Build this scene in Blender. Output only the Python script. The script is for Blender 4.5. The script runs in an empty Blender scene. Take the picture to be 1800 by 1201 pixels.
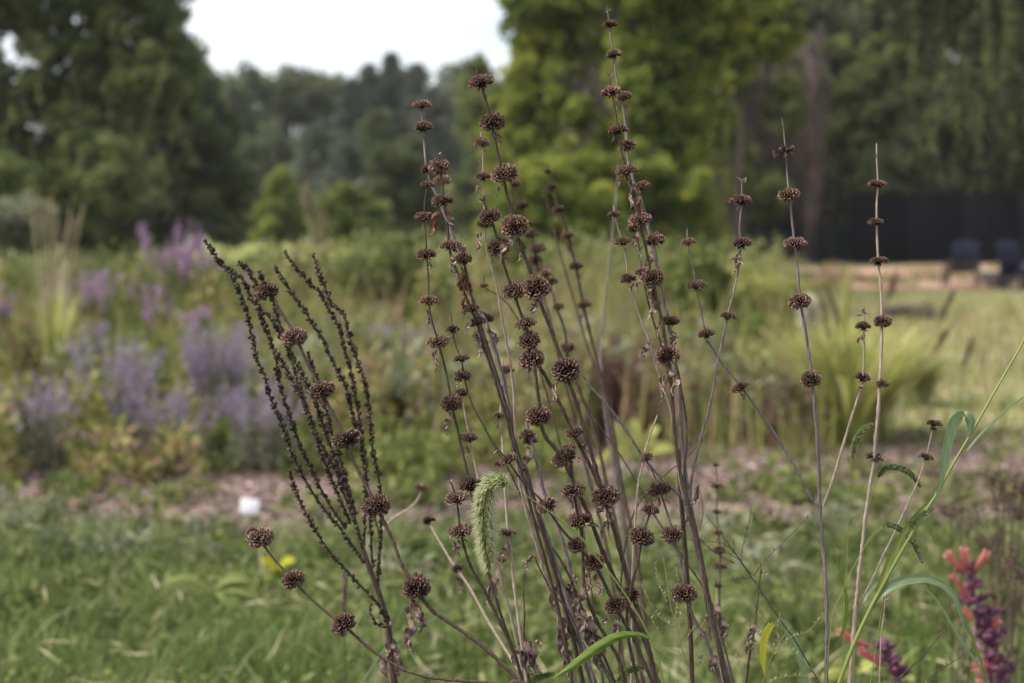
import bpy, math, random
import numpy as np
from mathutils import Vector, Matrix, Quaternion

# ------------------------------------------------------------------ camera, sky, sun, exposure
scene = bpy.context.scene
H, F, HOR = 1.2, 2500.0, 400.0            # eye height (m), focal length in photo pixels, horizon row
PITCH = math.atan((600.5 - HOR) / F)
cam_d = bpy.data.cameras.new("camera")
cam_d.sensor_width = 36.0; cam_d.lens = 50.0
cam_d.clip_start = 0.05; cam_d.clip_end = 2000
cam_d.dof.use_dof = True; cam_d.dof.focus_distance = 1.52; cam_d.dof.aperture_fstop = 4.3
cam = bpy.data.objects.new("camera", cam_d); scene.collection.objects.link(cam)
cam.location = (0, 0, H); cam.rotation_euler = (math.pi/2 - PITCH, 0, 0)
scene.camera = cam

SUN_EL, SUN_AZ = 50.0, -98.0               # azimuth from +Y (view direction), negative = left
world = bpy.data.worlds.new("World"); scene.world = world; world.use_nodes = True
nt = world.node_tree; nt.nodes.clear()
def N(t, **k):
    n = nt.nodes.new(t)
    for a, b in k.items(): setattr(n, a, b)
    return n
sky = N('ShaderNodeTexSky', sky_type='NISHITA', sun_disc=False)
sky.sun_elevation = math.radians(SUN_EL); sky.sun_rotation = math.radians(SUN_AZ)
sky.air_density = 1.0; sky.dust_density = 2.0
tc = N('ShaderNodeTexCoord'); mp = N('ShaderNodeMapping'); mp.inputs['Scale'].default_value = (1.3, 1.3, 9.0)
ns = N('ShaderNodeTexNoise'); ns.inputs['Scale'].default_value = 2.2; ns.inputs['Detail'].default_value = 5
rp = N('ShaderNodeValToRGB'); rp.color_ramp.elements[0].position = .36; rp.color_ramp.elements[1].position = .60
rp.color_ramp.elements[0].color = (.30, .30, .30, 1); rp.color_ramp.elements[1].color = (1, 1, 1, 1)
mx = N('ShaderNodeMix', data_type='RGBA'); mx.inputs[7].default_value = (5.1, 5.17, 5.32, 1)   # bright thin cloud
bg = N('ShaderNodeBackground'); bg.inputs['Strength'].default_value = 0.10
ow = N('ShaderNodeOutputWorld'); L = nt.links.new
L(tc.outputs['Generated'], mp.inputs['Vector']); L(mp.outputs[0], ns.inputs['Vector']); L(ns.outputs['Fac'], rp.inputs['Fac'])
L(rp.outputs['Color'], mx.inputs[0]); L(sky.outputs[0], mx.inputs[6]); L(mx.outputs[2], bg.inputs['Color']); L(bg.outputs[0], ow.inputs[0])

sd = bpy.data.lights.new("sun", 'SUN'); sd.energy = 3.4; sd.angle = math.radians(34); sd.color = (1.0, .92, .80)
sun = bpy.data.objects.new("sun", sd); scene.collection.objects.link(sun)
az, el = math.radians(SUN_AZ), math.radians(SUN_EL)
to_sun = Vector((math.sin(az)*math.cos(el), math.cos(az)*math.cos(el), math.sin(el)))
sun.rotation_euler = (-to_sun).to_track_quat('-Z', 'Y').to_euler()
sun.location = to_sun * 50
vs = scene.view_settings; vs.view_transform = 'Standard'; vs.look = 'None'; vs.exposure = 1.33; vs.gamma = 1.0

# ------------------------------------------------------------------ helpers
rng = np.random.default_rng(7); random.seed(7)
col = scene.collection
def P(px, py, Y):                          # photo pixel at real distance Y
    d = Vector((0, math.cos(PITCH), -math.sin(PITCH))) + Vector((1, 0, 0))*((px-900)/F) + Vector((0, math.sin(PITCH), math.cos(PITCH)))*((600.5-py)/F)
    return Vector((0, 0, H)) + d*(Y/d.y)
def X(px, Y): return (px-900)/F*Y
def Z(py, Y): return P(900, py, Y).z
def tag(o, label=None, cat=None, group=None, kind=None):
    if label: o['label'] = label
    if cat: o['category'] = cat
    if group: o['group'] = group
    if kind: o['kind'] = kind
    return o
def link(name, data, parent=None, loc=None):
    o = bpy.data.objects.new(name, data); col.objects.link(o)
    if parent: o.parent = parent
    if loc is not None: o.location = loc
    return o
def thing(name, loc, label, cat, group=None, rz=0, sc=1):
    o = link(name, None, None, loc); o.rotation_euler = (0, 0, rz); o.scale = (sc, sc, sc); o.empty_display_size = .05
    return tag(o, label, cat, group)
def copy_tree(o, parent=None):
    c = o.copy(); col.objects.link(c)
    if parent: c.parent = parent
    for ch in list(o.children): copy_tree(ch, c)
    return c

class Geo:
    def __init__(s): s.V = []; s.T = []; s.Q = []; s.R = []; s.n = 0
    def add(s, V, T=None, Q=None, r=0.5):
        V = np.asarray(V, float).reshape(-1, 3)
        if T is not None and len(T): s.T.append(np.asarray(T, int).reshape(-1, 3) + s.n)
        if Q is not None and len(Q): s.Q.append(np.asarray(Q, int).reshape(-1, 4) + s.n)
        s.V.append(V); s.R.append(np.full(len(V), r, float) if np.isscalar(r) else np.asarray(r, float)); s.n += len(V)
    def mesh(s, name, mat, smooth=False):
        V = np.concatenate(s.V); R = np.concatenate(s.R)
        T = np.concatenate(s.T) if s.T else np.zeros((0, 3), int); Q = np.concatenate(s.Q) if s.Q else np.zeros((0, 4), int)
        me = bpy.data.meshes.new(name); me.vertices.add(len(V)); me.vertices.foreach_set('co', V.ravel().astype(np.float32))
        nl = T.size + Q.size; me.loops.add(nl); me.loops.foreach_set('vertex_index', np.concatenate([T.ravel(), Q.ravel()]).astype(np.int32))
        npoly = len(T) + len(Q); me.polygons.add(npoly)
        st = np.concatenate([np.arange(len(T))*3, len(T)*3 + np.arange(len(Q))*4]).astype(np.int32)
        me.polygons.foreach_set('loop_start', st)
        if smooth: me.polygons.foreach_set('use_smooth', np.ones(npoly, bool))
        me.update(calc_edges=True); me.validate()
        a = me.attributes.new('rnd', 'FLOAT', 'POINT')
        if len(a.data) == len(R): a.data.foreach_set('value', R.astype(np.float32))
        me.materials.append(mat); return me
    def obj(s, name, mat, parent=None, smooth=False, loc=None):
        return link(name, s.mesh(name, mat, smooth), parent, loc)

def unit(v): return v/np.maximum(np.linalg.norm(v, axis=-1, keepdims=True), 1e-9)
def leaf_quads(g, C, axis, Ls, Ws, r, bend=0.0):
    """rhombic leaves: C base points, axis direction; one bent pair of triangles each"""
    n = len(C); axis = unit(axis); rv = unit(rng.normal(size=(n, 3))); side = unit(np.cross(axis, rv)); nrm = np.cross(side, axis)
    Ls = np.broadcast_to(Ls, n)[:, None]; Ws = np.broadcast_to(Ws, n)[:, None]
    b = C; m = C + axis*Ls*.45; t = C + axis*Ls + nrm*Ls*-bend
    V = np.stack([b, m + side*Ws*.5 + nrm*Ls*.04, t, m - side*Ws*.5 + nrm*Ls*.04], 1).reshape(-1, 3)
    Q = np.arange(n*4).reshape(n, 4); g.add(V, Q=Q, r=np.repeat(np.broadcast_to(r, n), 4))
def tube(g, pts, rad, sides=6, r=0.5, cap=True, groove=0):
    pts = np.asarray([tuple(p) for p in pts], float); n = len(pts); rad = np.broadcast_to(rad, n)
    t = unit(np.gradient(pts, axis=0)); ref = np.array([0, 1, .13]) if abs(t[0][1]) < .9 else np.array([1, 0, .1])
    u = unit(np.cross(t, ref)); v = np.cross(t, u); a = np.arange(sides)*2*math.pi/sides
    gr = 1 + groove*np.where(np.arange(sides) % 2 == 0, 1, -1)
    V = pts[:, None] + gr[None, :, None]*(u[:, None]*np.cos(a)[None, :, None] + v[:, None]*np.sin(a)[None, :, None])*rad[:, None, None]
    i = np.arange(n-1)[:, None]*sides; j = np.arange(sides)[None]; j2 = (j+1) % sides
    Q = np.stack([i+j, i+j2, i+sides+j2, i+sides+j], -1).reshape(-1, 4)
    g.add(V, Q=Q, r=r)
    if cap:
        c = np.arange(1, sides-1); g.add(V[0], T=np.stack([c*0, c, c+1], 1), r=r); g.add(V[-1], T=np.stack([c*0, c, c+1], 1), r=r)
def catmull(p, k=6):
    p = [Vector(q) for q in p]
    if len(p) < 3: return [p[0].lerp(p[-1], i/k) for i in range(k+1)]
    e = [p[0]*2-p[1]] + p + [p[-1]*2-p[-2]]; out = []
    for i in range(1, len(e)-2):
        a, b, c, d = e[i-1:i+3]
        for s in range(k):
            t = s/k; out.append(.5*((2*b) + (c-a)*t + (2*a-5*b+4*c-d)*t*t + (3*b-a-3*c+d)*t**3))
    out.append(p[-1]); return out
def vnoise(P3, s, seed=0):                 # cheap smooth noise in -1..1
    q = P3*s; return (np.sin(q[:, 0]*1.7+q[:, 1]*1.1+seed) + np.sin(q[:, 1]*2.1-q[:, 2]*1.3+seed*2) + np.sin(q[:, 2]*1.9+q[:, 0]*.7+seed*3))/3

# ------------------------------------------------------------------ materials
def newmat(name):
    m = bpy.data.materials.new(name); m.use_nodes = True; t = m.node_tree; t.nodes.clear(); return m, t
def ramp(t, cols, fac):
    r = t.nodes.new('ShaderNodeValToRGB'); e = r.color_ramp.elements; k = len(cols)
    while len(e) < k: e.new(.5)
    for i, c in enumerate(cols): e[i].position = i/(k-1); e[i].color = (*c, 1)
    t.links.new(fac, r.inputs['Fac']); return r
def leafmat(name, cols, trans=.35, rough=.6, spec=.12, amp=.35, nscale=3.0, vary=0):
    m, t = newmat(name); n = t.nodes; l = t.links.new
    at = n.new('ShaderNodeAttribute'); at.attribute_name = 'rnd'
    tc = n.new('ShaderNodeTexCoord'); no = n.new('ShaderNodeTexNoise'); no.inputs['Scale'].default_value = nscale; no.inputs['Detail'].default_value = 3
    l(tc.outputs['Object'], no.inputs['Vector'])
    ma = n.new('ShaderNodeMath'); ma.operation = 'MULTIPLY_ADD'; ma.inputs[1].default_value = amp*2; l(no.outputs['Fac'], ma.inputs[0])
    su = n.new('ShaderNodeMath'); su.operation = 'SUBTRACT'; su.inputs[1].default_value = amp; l(at.outputs['Fac'], su.inputs[0]); l(su.outputs[0], ma.inputs[2])
    r = ramp(t, cols, ma.outputs[0])
    p = n.new('ShaderNodeBsdfPrincipled'); p.inputs['Roughness'].default_value = rough; p.inputs['Specular IOR Level'].default_value = spec
    src = r.outputs[0]
    if vary:
        oi = n.new('ShaderNodeObjectInfo'); mr = n.new('ShaderNodeMapRange'); mr.inputs[3].default_value = 1-vary; mr.inputs[4].default_value = 1+vary; l(oi.outputs['Random'], mr.inputs[0])
        hs = n.new('ShaderNodeHueSaturation'); l(mr.outputs[0], hs.inputs['Value']); l(src, hs.inputs['Color']); src = hs.outputs[0]
    l(src, p.inputs['Base Color']); o = n.new('ShaderNodeOutputMaterial')
    if trans > 0:
        tr = n.new('ShaderNodeBsdfTranslucent'); l(r.outputs[0], tr.inputs['Color']); mx = n.new('ShaderNodeMixShader'); mx.inputs[0].default_value = trans
        l(p.outputs[0], mx.inputs[1]); l(tr.outputs[0], mx.inputs[2]); l(mx.outputs[0], o.inputs[0])
    else: l(p.outputs[0], o.inputs[0])
    return m
def noisemat(name, cols, scale=8, detail=6, rough=.85, bump=.3, bscale=None, stretch=(1, 1, 1), spec=.2, metal=0):
    m, t = newmat(name); n = t.nodes; l = t.links.new
    tc = n.new('ShaderNodeTexCoord'); mp = n.new('ShaderNodeMapping'); mp.inputs['Scale'].default_value = stretch; l(tc.outputs['Object'], mp.inputs[0])
    no = n.new('ShaderNodeTexNoise'); no.inputs['Scale'].default_value = scale; no.inputs['Detail'].default_value = detail; no.inputs['Roughness'].default_value = .62; l(mp.outputs[0], no.inputs['Vector'])
    mr = n.new('ShaderNodeMapRange'); mr.inputs[1].default_value = .3; mr.inputs[2].default_value = .7; l(no.outputs['Fac'], mr.inputs[0])
    r = ramp(t, cols, mr.outputs[0]); p = n.new('ShaderNodeBsdfPrincipled'); p.inputs['Roughness'].default_value = rough
    p.inputs['Specular IOR Level'].default_value = spec; p.inputs['Metallic'].default_value = metal; l(r.outputs[0], p.inputs['Base Color'])
    b = n.new('ShaderNodeBump'); b.inputs['Strength'].default_value = bump; b.inputs['Distance'].default_value = .01
    n2 = n.new('ShaderNodeTexNoise'); n2.inputs['Scale'].default_value = bscale or scale*3; n2.inputs['Detail'].default_value = 5; l(mp.outputs[0], n2.inputs['Vector'])
    l(n2.outputs['Fac'], b.inputs['Height']); l(b.outputs[0], p.inputs['Normal'])
    o = n.new('ShaderNodeOutputMaterial'); l(p.outputs[0], o.inputs[0]); return m

M = {}
M['ground'] = noisemat('ground_soil_grass', [(.045, .055, .025), (.08, .095, .038), (.115, .12, .055), (.15, .13, .085)], .9, 8, .95, .6, 20)
M['lawn'] = noisemat('mown_lawn', [(.11, .14, .035), (.16, .185, .045), (.19, .20, .06)], .12, 6, .9, .3, 8)
M['mulch'] = noisemat('bark_mulch', [(.035, .025, .021), (.09, .062, .053), (.165, .118, .103), (.27, .21, .195)], 9, 8, .95, .8, 40)
M['bank'] = noisemat('leaf_litter_bank', [(.13, .085, .06), (.24, .13, .10), (.33, .23, .17), (.17, .15, .08)], .7, 6, .95, .4, 6)
M['path'] = noisemat('pale_gravel', [(.46, .43, .46), (.58, .55, .58), (.66, .64, .66)], 3, 5, .9, .2, 40)
M['bark'] = noisemat('bark', [(.025, .020, .017), (.05, .042, .035), (.085, .072, .06)], 3, 6, .9, .8, 14, (3, 3, .6))
M['deadwood'] = noisemat('dead_vine_wood', [(.045, .032, .032), (.10, .07, .068), (.16, .12, .115)], 2, 5, .95, .5, 9)
M['black'] = noisemat('black_fence_boards', [(.0045, .0048, .007), (.0065, .007, .010)], 1.5, 4, .95, .1, 12, (.3, 1, 4), .03)
M['white'] = noisemat('white_plastic', [(.58, .60, .66), (.68, .69, .74)], 30, 3, .5, .05, 60, spec=.4)
M['navy'] = noisemat('dark_blue_paint', [(.007, .009, .018), (.012, .015, .027)], 6, 3, .8, .1, 30, (1, 1, 1), .1)
M['steel'] = noisemat('dull_metal', [(.10, .10, .10), (.16, .16, .16)], 10, 3, .6, .1, 30)
g = {}
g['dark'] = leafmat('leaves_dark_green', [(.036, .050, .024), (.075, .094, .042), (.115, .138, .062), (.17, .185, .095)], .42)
g['mid'] = leafmat('leaves_mid_green', [(.052, .072, .026), (.11, .135, .046), (.165, .195, .068), (.25, .262, .11)], .45)
g['vine'] = leafmat('leaves_yellow_green', [(.075, .105, .022), (.155, .20, .038), (.24, .285, .06), (.38, .36, .07)], .5)
g['pine'] = leafmat('pine_needles', [(.055, .068, .050), (.090, .108, .080), (.125, .145, .11), (.14, .135, .10)], .2)
g['far'] = leafmat('leaves_far', [(.060, .080, .040), (.095, .118, .058), (.13, .15, .075), (.17, .175, .095)], .3)
g['grass'] = leafmat('grass_blades', [(.045, .075, .022), (.095, .14, .04), (.155, .205, .065), (.24, .275, .12), (.38, .35, .22)], .35)
g['meadow'] = leafmat('meadow_grass', [(.08, .105, .035), (.135, .16, .055), (.20, .21, .09), (.29, .26, .16)], .35)
g['herb'] = leafmat('herb_leaves', [(.06, .085, .025), (.12, .16, .045), (.20, .23, .07), (.29, .29, .12)], .35)
g['grey'] = leafmat('grey_green_leaves', [(.11, .13, .075), (.18, .20, .12), (.25, .265, .18), (.33, .34, .26)], .3)
g['sage'] = leafmat('sage_stems', [(.12, .10, .11), (.19, .165, .17), (.26, .24, .22)], .2)
g['violet'] = leafmat('violet_flowers', [(.22, .18, .26), (.31, .26, .37), (.40, .35, .45)], .35)
g['magenta'] = leafmat('magenta_flowers', [(.25, .14, .27), (.33, .20, .35), (.41, .29, .42)], .4)
g['fgrass'] = leafmat('fountain_grass', [(.17, .20, .05), (.27, .30, .075), (.38, .39, .13), (.48, .43, .24)], .45)
g['straw'] = leafmat('straw', [(.26, .24, .12), (.36, .32, .19), (.45, .40, .28)], .3)
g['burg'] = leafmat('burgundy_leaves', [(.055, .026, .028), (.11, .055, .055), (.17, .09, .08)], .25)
g['plume'] = leafmat('dark_plumes', [(.05, .035, .028), (.10, .065, .055), (.15, .10, .085)], .2)
g['chip'] = leafmat('wood_chips', [(.035, .024, .02), (.10, .068, .058), (.20, .145, .13), (.46, .40, .41)], 0)
M['straw'] = g['straw']
g['vines_dead'] = leafmat('dead_vines', [(.05, .04, .036), (.10, .082, .074), (.16, .135, .12)], .2)
g['mix'] = leafmat('mixed_border', [(.045, .065, .02), (.10, .13, .035), (.20, .22, .06), (.30, .27, .10), (.36, .25, .17), (.20, .14, .11)], .35)
M['blade'] = leafmat('fresh_grass_leaf', [(.065, .115, .015), (.10, .165, .022), (.20, .27, .06)], .45, .5, .2)
M['blade_grey'] = leafmat('pale_grass_leaf', [(.10, .17, .08), (.15, .22, .11), (.22, .27, .15)], .35, .45, .4)
M['blade_yellow'] = leafmat('yellowing_leaf', [(.28, .33, .02), (.42, .42, .03), (.50, .38, .04)], .45)
M['culm'] = leafmat('green_culm', [(.11, .16, .035), (.17, .21, .05), (.22, .22, .08)], .1, .45, .4)
M['fox'] = leafmat('foxtail_grain', [(.04, .075, .010), (.09, .145, .020), (.17, .23, .045)], .25)
M['foxdark'] = leafmat('foxtail_grain_dark', [(.035, .065, .015), (.07, .115, .03), (.12, .16, .05)], .2)
M['bristle'] = leafmat('foxtail_bristle', [(.40, .42, .24), (.52, .52, .34), (.6, .58, .42)], .5)
M['head'] = leafmat('seed_head_calyx', [(.022, .013, .010), (.085, .052, .041), (.185, .115, .092), (.30, .20, .16)], .15, .85, .12, .25, 60, .38)
M['deadleaf'] = leafmat('shrivelled_leaf', [(.05, .03, .025), (.11, .065, .05), (.21, .15, .13), (.46, .39, .36)], .15, .8, .2, .45, 90)
M['rustleaf'] = leafmat('rust_leaf', [(.06, .035, .025), (.14, .07, .035), (.24, .14, .09)], .25, .8, .2, .45, 90)
M['stem_brown'] = noisemat('stem_brown', [(.034, .021, .018), (.080, .052, .043), (.17, .118, .102)], 26, 6, .6, .6, 60, (22, 22, 1.4), .2)
M['stem_grey'] = noisemat('stem_grey', [(.085, .062, .064), (.18, .142, .150), (.34, .29, .31)], 22, 6, .65, .6, 60, (22, 22, 1.4), .2)
M['stem_pale'] = noisemat('stem_pale', [(.20, .14, .12), (.32, .25, .215), (.44, .37, .33)], 22, 6, .65, .5, 60, (22, 22, 1.4), .2)
M['spike'] = leafmat('dark_seed_spike', [(.014, .009, .007), (.045, .031, .024), (.11, .078, .062)], 0, .8, .2)
M['coral'] = leafmat('coral_petals', [(.42, .11, .12), (.52, .18, .18), (.60, .28, .26)], .5)
M['purple'] = leafmat('purple_calyx', [(.17, .07, .13), (.25, .11, .18), (.32, .17, .24)], .45)
M['cream'] = leafmat('cream_petals', [(.42, .40, .30), (.52, .5, .4), (.6, .58, .5)], .3)
# ------------------------------------------------------------------ the setting: ground, lawn, beds, path
def sheet(name, poly, z, mat, label, kind='structure', cell=None):
    G = Geo(); V = [(x, y, z) for x, y in poly]; me = bpy.data.meshes.new(name); me.from_pydata(V, [], [list(range(len(V)))]); me.materials.append(mat)
    o = link(name, me); return tag(o, label, name.replace('_', ' '), kind=kind)
# ground: gently uneven sheet to the horizon
def ground():
    xs = np.concatenate([[-900, -400, -150, -60], np.linspace(-30, 30, 61), [60, 150, 400, 900]]); ys = np.concatenate([[-60, -10], np.linspace(-4, 40, 60), [60, 100, 200, 500, 1200]])
    Xg, Yg = np.meshgrid(xs, ys); Zg = np.where((np.abs(Xg) < 30) & (Yg > 0) & (Yg < 14), .012*np.sin(Xg*2.1)*np.sin(Yg*1.7), 0) - .02
    G = Geo(); n = len(xs); V = np.stack([Xg, Yg, Zg], -1).reshape(-1, 3); i, j = np.meshgrid(np.arange(len(ys)-1), np.arange(n-1), indexing='ij'); k = (i*n+j).ravel()
    G.add(V, Q=np.stack([k, k+1, k+n+1, k+n], 1)); o = G.obj('ground', M['ground']); tag(o, 'rough grassy soil running back to the trees', 'ground', kind='structure')
ground()
def wob(pts, k=5, a=.12):
    out = []
    for i in range(len(pts)):
        p, q = pts[i], pts[(i+1) % len(pts)]
        for s in range(k): out.append((p[0]+(q[0]-p[0])*s/k + random.uniform(-a, a), p[1]+(q[1]-p[1])*s/k + random.uniform(-a, a)))
    return out
def gp(px, py): Y = H*F/(py-HOR); return (X(px, Y), Y)
sheet('lawn', [(-11.5, 50), (-2, 50), (-3, 150), (-34, 150)], .010, M['lawn'], 'mown yellow-green lawn in front of the far tree line')
sheet('meadow_strip', wob([(1.6, 7.6), (6, 7.4), (14, 12), (22, 27), (16, 27), (7.5, 27), (3.2, 14)], 5, .25), .008, noisemat('meadow_ground', [(.09, .10, .035), (.14, .15, .055), (.18, .165, .085), (.25, .20, .15)], 1.4, 7, .95, .5, 14), 'rough mown meadow strip at right')
sheet('path', [(-9, 34), (6, 31), (7, 38), (-11, 46)], .014, M['path'], 'pale gravel path crossing before the lawn')
sheet('bank', wob([(6.8, 27), (22, 27), (30, 46), (14, 46), (8, 40)], 4, .5), .018, M['bank'], 'reddish leaf litter in front of the black fence')
sheet('mulch_bed', wob([(-4, 5.1), (-1.6, 5.1), (-.6, 5.2), (.2, 5.5), (1.0, 5.6), (2.0, 5.7), (4.2, 5.7), (4.8, 7.2), (3.2, 7.6), (1.2, 7.6), (-.6, 7.9), (-3.0, 7.8), (-5, 7.4)], 6, .07), .016, M['mulch'], 'pinkish brown bark mulch bed')

# ------------------------------------------------------------------ ground cover (nobody could count it)
def patch(n, xf, y0, y1):
    Y = np.sqrt(rng.uniform(y0**2, y1**2, n)); X_ = rng.uniform(-1, 1, n)*xf(Y); return np.stack([X_, Y, np.zeros(n)], 1)
def blades(G, C, h, w, lean=.45, segs=3, rb=None):
    n = len(C); a = rng.uniform(0, 2*math.pi, n); lv = np.stack([np.cos(a), np.sin(a), np.zeros(n)], 1)*rng.uniform(.1, 1, n)[:, None]*lean
    f = rng.uniform(0, 2*math.pi, n); sd = np.stack([np.cos(f), np.sin(f), np.zeros(n)], 1); h = np.broadcast_to(h, n); w = np.broadcast_to(w, n); rows = []
    for k in range(segs+1):
        s = k/segs; c = C + np.array([0, 0, 1.])*(h*(s - lean*.35*s*s))[:, None] + lv*(h*s**1.8)[:, None]; ww = (w*.5*(1-s**1.6)+.0002)[:, None]; rows += [c - sd*ww, c + sd*ww]
    V = np.stack(rows, 1).reshape(-1, 3); m = 2*(segs+1); b = np.arange(n)[:, None]*m
    Q = np.concatenate([np.stack([b+2*k, b+2*k+1, b+2*k+3, b+2*k+2], -1).reshape(-1, 4) for k in range(segs)]); r = rb if rb is not None else rng.uniform(0, 1, n); G.add(V, Q=Q, r=np.repeat(np.clip(r, 0, 1), m))
def edge(x): return 5.45 + .13*np.sin(x*2.7+1) + .10*np.sin(x*6.1) + .07*np.sin(x*13+2) + .10*np.clip(x, -1, 1)
C = patch(82000, lambda Y: .42*Y+.8, 2.6, 6.4); C = C[(C[:, 1] < edge(C[:, 0]) + rng.normal(size=len(C))*.14)]
cl = vnoise(C, 2.3, 1); cl2 = vnoise(C, 7, 4); C = C[rng.uniform(size=len(C)) < .62+.38*cl]
cl = vnoise(C, 2.3, 1); cl2 = vnoise(C, 7, 4)
G = Geo(); blades(G, C, (.085+.05*cl+.05*rng.uniform(size=len(C))), rng.uniform(.003, .007, len(C)), .8, 3, .38+.22*cl2+.16*rng.normal(size=len(C)))
tag(G.obj('near_grass', g['grass']), 'short mixed green grass under the dried stalks', 'grass', kind='stuff')
C = patch(16000, lambda Y: .42*Y+.8, .5, 2.9); G = Geo(); blades(G, C, rng.uniform(.06, .22, len(C)), .004, .7, 3, rng.uniform(0, .9, len(C)))
tag(G.obj('under_grass', g['grass']), 'grass at the foot of the stalks below the frame', 'grass', kind='stuff')
# small clover-like leaves through the grass
C = patch(26000, lambda Y: .42*Y+.6, 3.2, 6.2); C = C[(C[:, 1] < edge(C[:, 0])+.05) & (vnoise(C, 3.1, 9) > -.1)]
C[:, 2] = rng.uniform(.01, .10, len(C)); A = rng.normal(size=C.shape); A[:, 2] = np.abs(A[:, 2])*.5; G = Geo(); leaf_quads(G, C, A, rng.uniform(.014, .034, len(C)), rng.uniform(.008, .02, len(C)), np.clip(.45+.3*vnoise(C, 5, 2)+.15*rng.normal(size=len(C)), 0, 1), .15)
tag(G.obj('clover', g['herb']), 'low clover and weeds growing through the near grass', 'weeds', kind='stuff')
# straw bits in grass
C = patch(1300, lambda Y: .42*Y+.6, 3.5, 5.4); G = Geo(); blades(G, C, rng.uniform(.10, .24, len(C)), .008, .9, 4, rng.uniform(.3, .95, len(C)))
tag(G.obj('long_grass', g['grass']), 'longer pale-tipped grass blades standing out of the near grass', 'grass', kind='stuff')
C = patch(1800, lambda Y: .42*Y+.6, 3.0, 5.6); C[:, 2] = rng.uniform(.02, .13, len(C)); A = rng.normal(size=C.shape); A[:, 2] *= .4; G = Geo(); leaf_quads(G, C, A, rng.uniform(.05, .16, len(C)), .005, rng.uniform(.2, 1, len(C)), .1)
tag(G.obj('dry_straw', g['straw']), 'scattered pale dry straws lying in the near grass', 'straw', kind='stuff')
# chips and fallen leaves on the mulch
C = patch(15000, lambda Y: .42*Y+.8, 4.7, 8.4); C[:, 2] = .022; C = C[C[:, 1] > edge(C[:, 0])-.35]; A = rng.normal(size=C.shape); A[:, 2] *= .22; G = Geo(); leaf_quads(G, C, A, rng.uniform(.015, .05, len(C)), rng.uniform(.01, .03, len(C)), np.clip(.35+.35*vnoise(C, 4, 6)+.22*rng.normal(size=len(C)), 0, 1), .2)
tag(G.obj('wood_chips', g['chip']), 'pinkish bark chips and fallen leaves on the mulch bed', 'wood chips', kind='stuff')
# weeds scattered on the mulch edge
def herb_clumps(name, mat, centers, hgt, rad, leaf, n, label, rb=.5, kind='stuff', cat='ground cover'):
    G = Geo()
    for (x, y) in centers:
        k = int(n*random.uniform(.6, 1.3)); hh = hgt*random.uniform(.6, 1.25); rr = rad*random.uniform(.7, 1.3)
        d = unit(rng.normal(size=(k, 3))); d[:, 2] = np.abs(d[:, 2]); p = d*np.array([rr, rr, hh])*rng.uniform(.35, 1.0, (k, 1))**.6 + np.array([x, y, 0]); A = d*.8 + rng.normal(size=(k, 3))*.5
        leaf_quads(G, p, A, leaf*rng.uniform(.6, 1.3, k), leaf*.5*rng.uniform(.7, 1.2, k), np.clip(rb + random.uniform(-.2, .2) + .18*rng.normal(size=k), 0, 1), .2)
    return tag(G.obj(name, mat), label, cat, kind=kind)
def rnd_pts(n, px0, px1, Y0, Y1):
    out = [(X(random.uniform(px0, px1), y), y) for y in (random.uniform(Y0, Y1) for _ in range(n))]
    return [q for q in out if not (q[1] < 5.9 and 385 < q[0]/q[1]*F+900 < 485)]
herb_clumps('ground_cover', g['mid'], rnd_pts(14, -60, 560, 5.9, 7.7) + rnd_pts(10, 600, 1200, 5.9, 7.5) + rnd_pts(16, 1250, 1800, 6.0, 7.4), .11, .12, .045, 90, 'small green weeds dotted over the mulch bed', .55)
# the border beyond the mulch: a mass of mixed perennials
herb_clumps('border_plants', g['mid'], rnd_pts(70, -150, 900, 8.6, 15), .55, .35, .10, 260, 'mixed mid-green perennials massed in the border', .5, cat='perennials')
herb_clumps('border_herbs', g['herb'], rnd_pts(55, -120, 1350, 7.6, 13), .42, .28, .09, 230, 'yellow-green leafy perennials between the border plants', .55, cat='perennials')
herb_clumps('grey_herbs', g['grey'], rnd_pts(60, -120, 1420, 7.4, 14), .48, .30, .07, 260, 'grey-green soft foliage through the border', .45, cat='perennials')
herb_clumps('brown_herbs', g['burg'], rnd_pts(22, 600, 1420, 7.6, 11), .40, .22, .06, 160, 'fading brown and reddish seed stems in the border', .7, cat='perennials')
herb_clumps('mixed_perennials', g['mix'], rnd_pts(90, -120, 700, 7.1, 13) + rnd_pts(7, -80, 380, 6.5, 7.1) + rnd_pts(70, 540, 1420, 7.4, 12), .46, .13, .07, 190, 'fading mixed perennials, yellow-green to peach, through the border', .5, cat='perennials')
herb_clumps('front_weeds', g['herb'], rnd_pts(9, -80, 620, 5.5, 6.3) + rnd_pts(8, 620, 1200, 5.8, 6.4) + rnd_pts(10, 1250, 1800, 5.7, 6.3), .14, .10, .055, 60, 'leafy weeds standing on the front of the mulch bed', .45, cat='weeds')
herb_clumps('near_weeds', g['mid'], rnd_pts(75, -100, 1900, 3.7, 5.5), .12, .13, .055, 60, 'broad-leaved weeds among the near grass', .4, cat='weeds')
herb_clumps('pale_weeds', g['grey'], rnd_pts(30, -100, 1900, 4.6, 5.6), .13, .12, .05, 70, 'pale grey-green weeds at the edge of the near grass', .4, cat='weeds')
herb_clumps('low_weeds', g['herb'], rnd_pts(18, -80, 560, 6.9, 7.8) + rnd_pts(26, 540, 1000, 6.5, 7.6), .20, .15, .06, 150, 'leafy weeds crowding the back edge of the mulch', .5, cat='weeds')
C = patch(11000, lambda Y: .40*Y+.5, 7.2, 15); C = C[(C[:, 0] < .19*C[:, 1] + .3)]; G = Geo(); blades(G, C, rng.uniform(.2, .85, len(C)), .011, .35, 4, np.clip(.5+.3*vnoise(C, 2.3, 5)+.2*rng.normal(size=len(C)), 0, 1))
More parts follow.
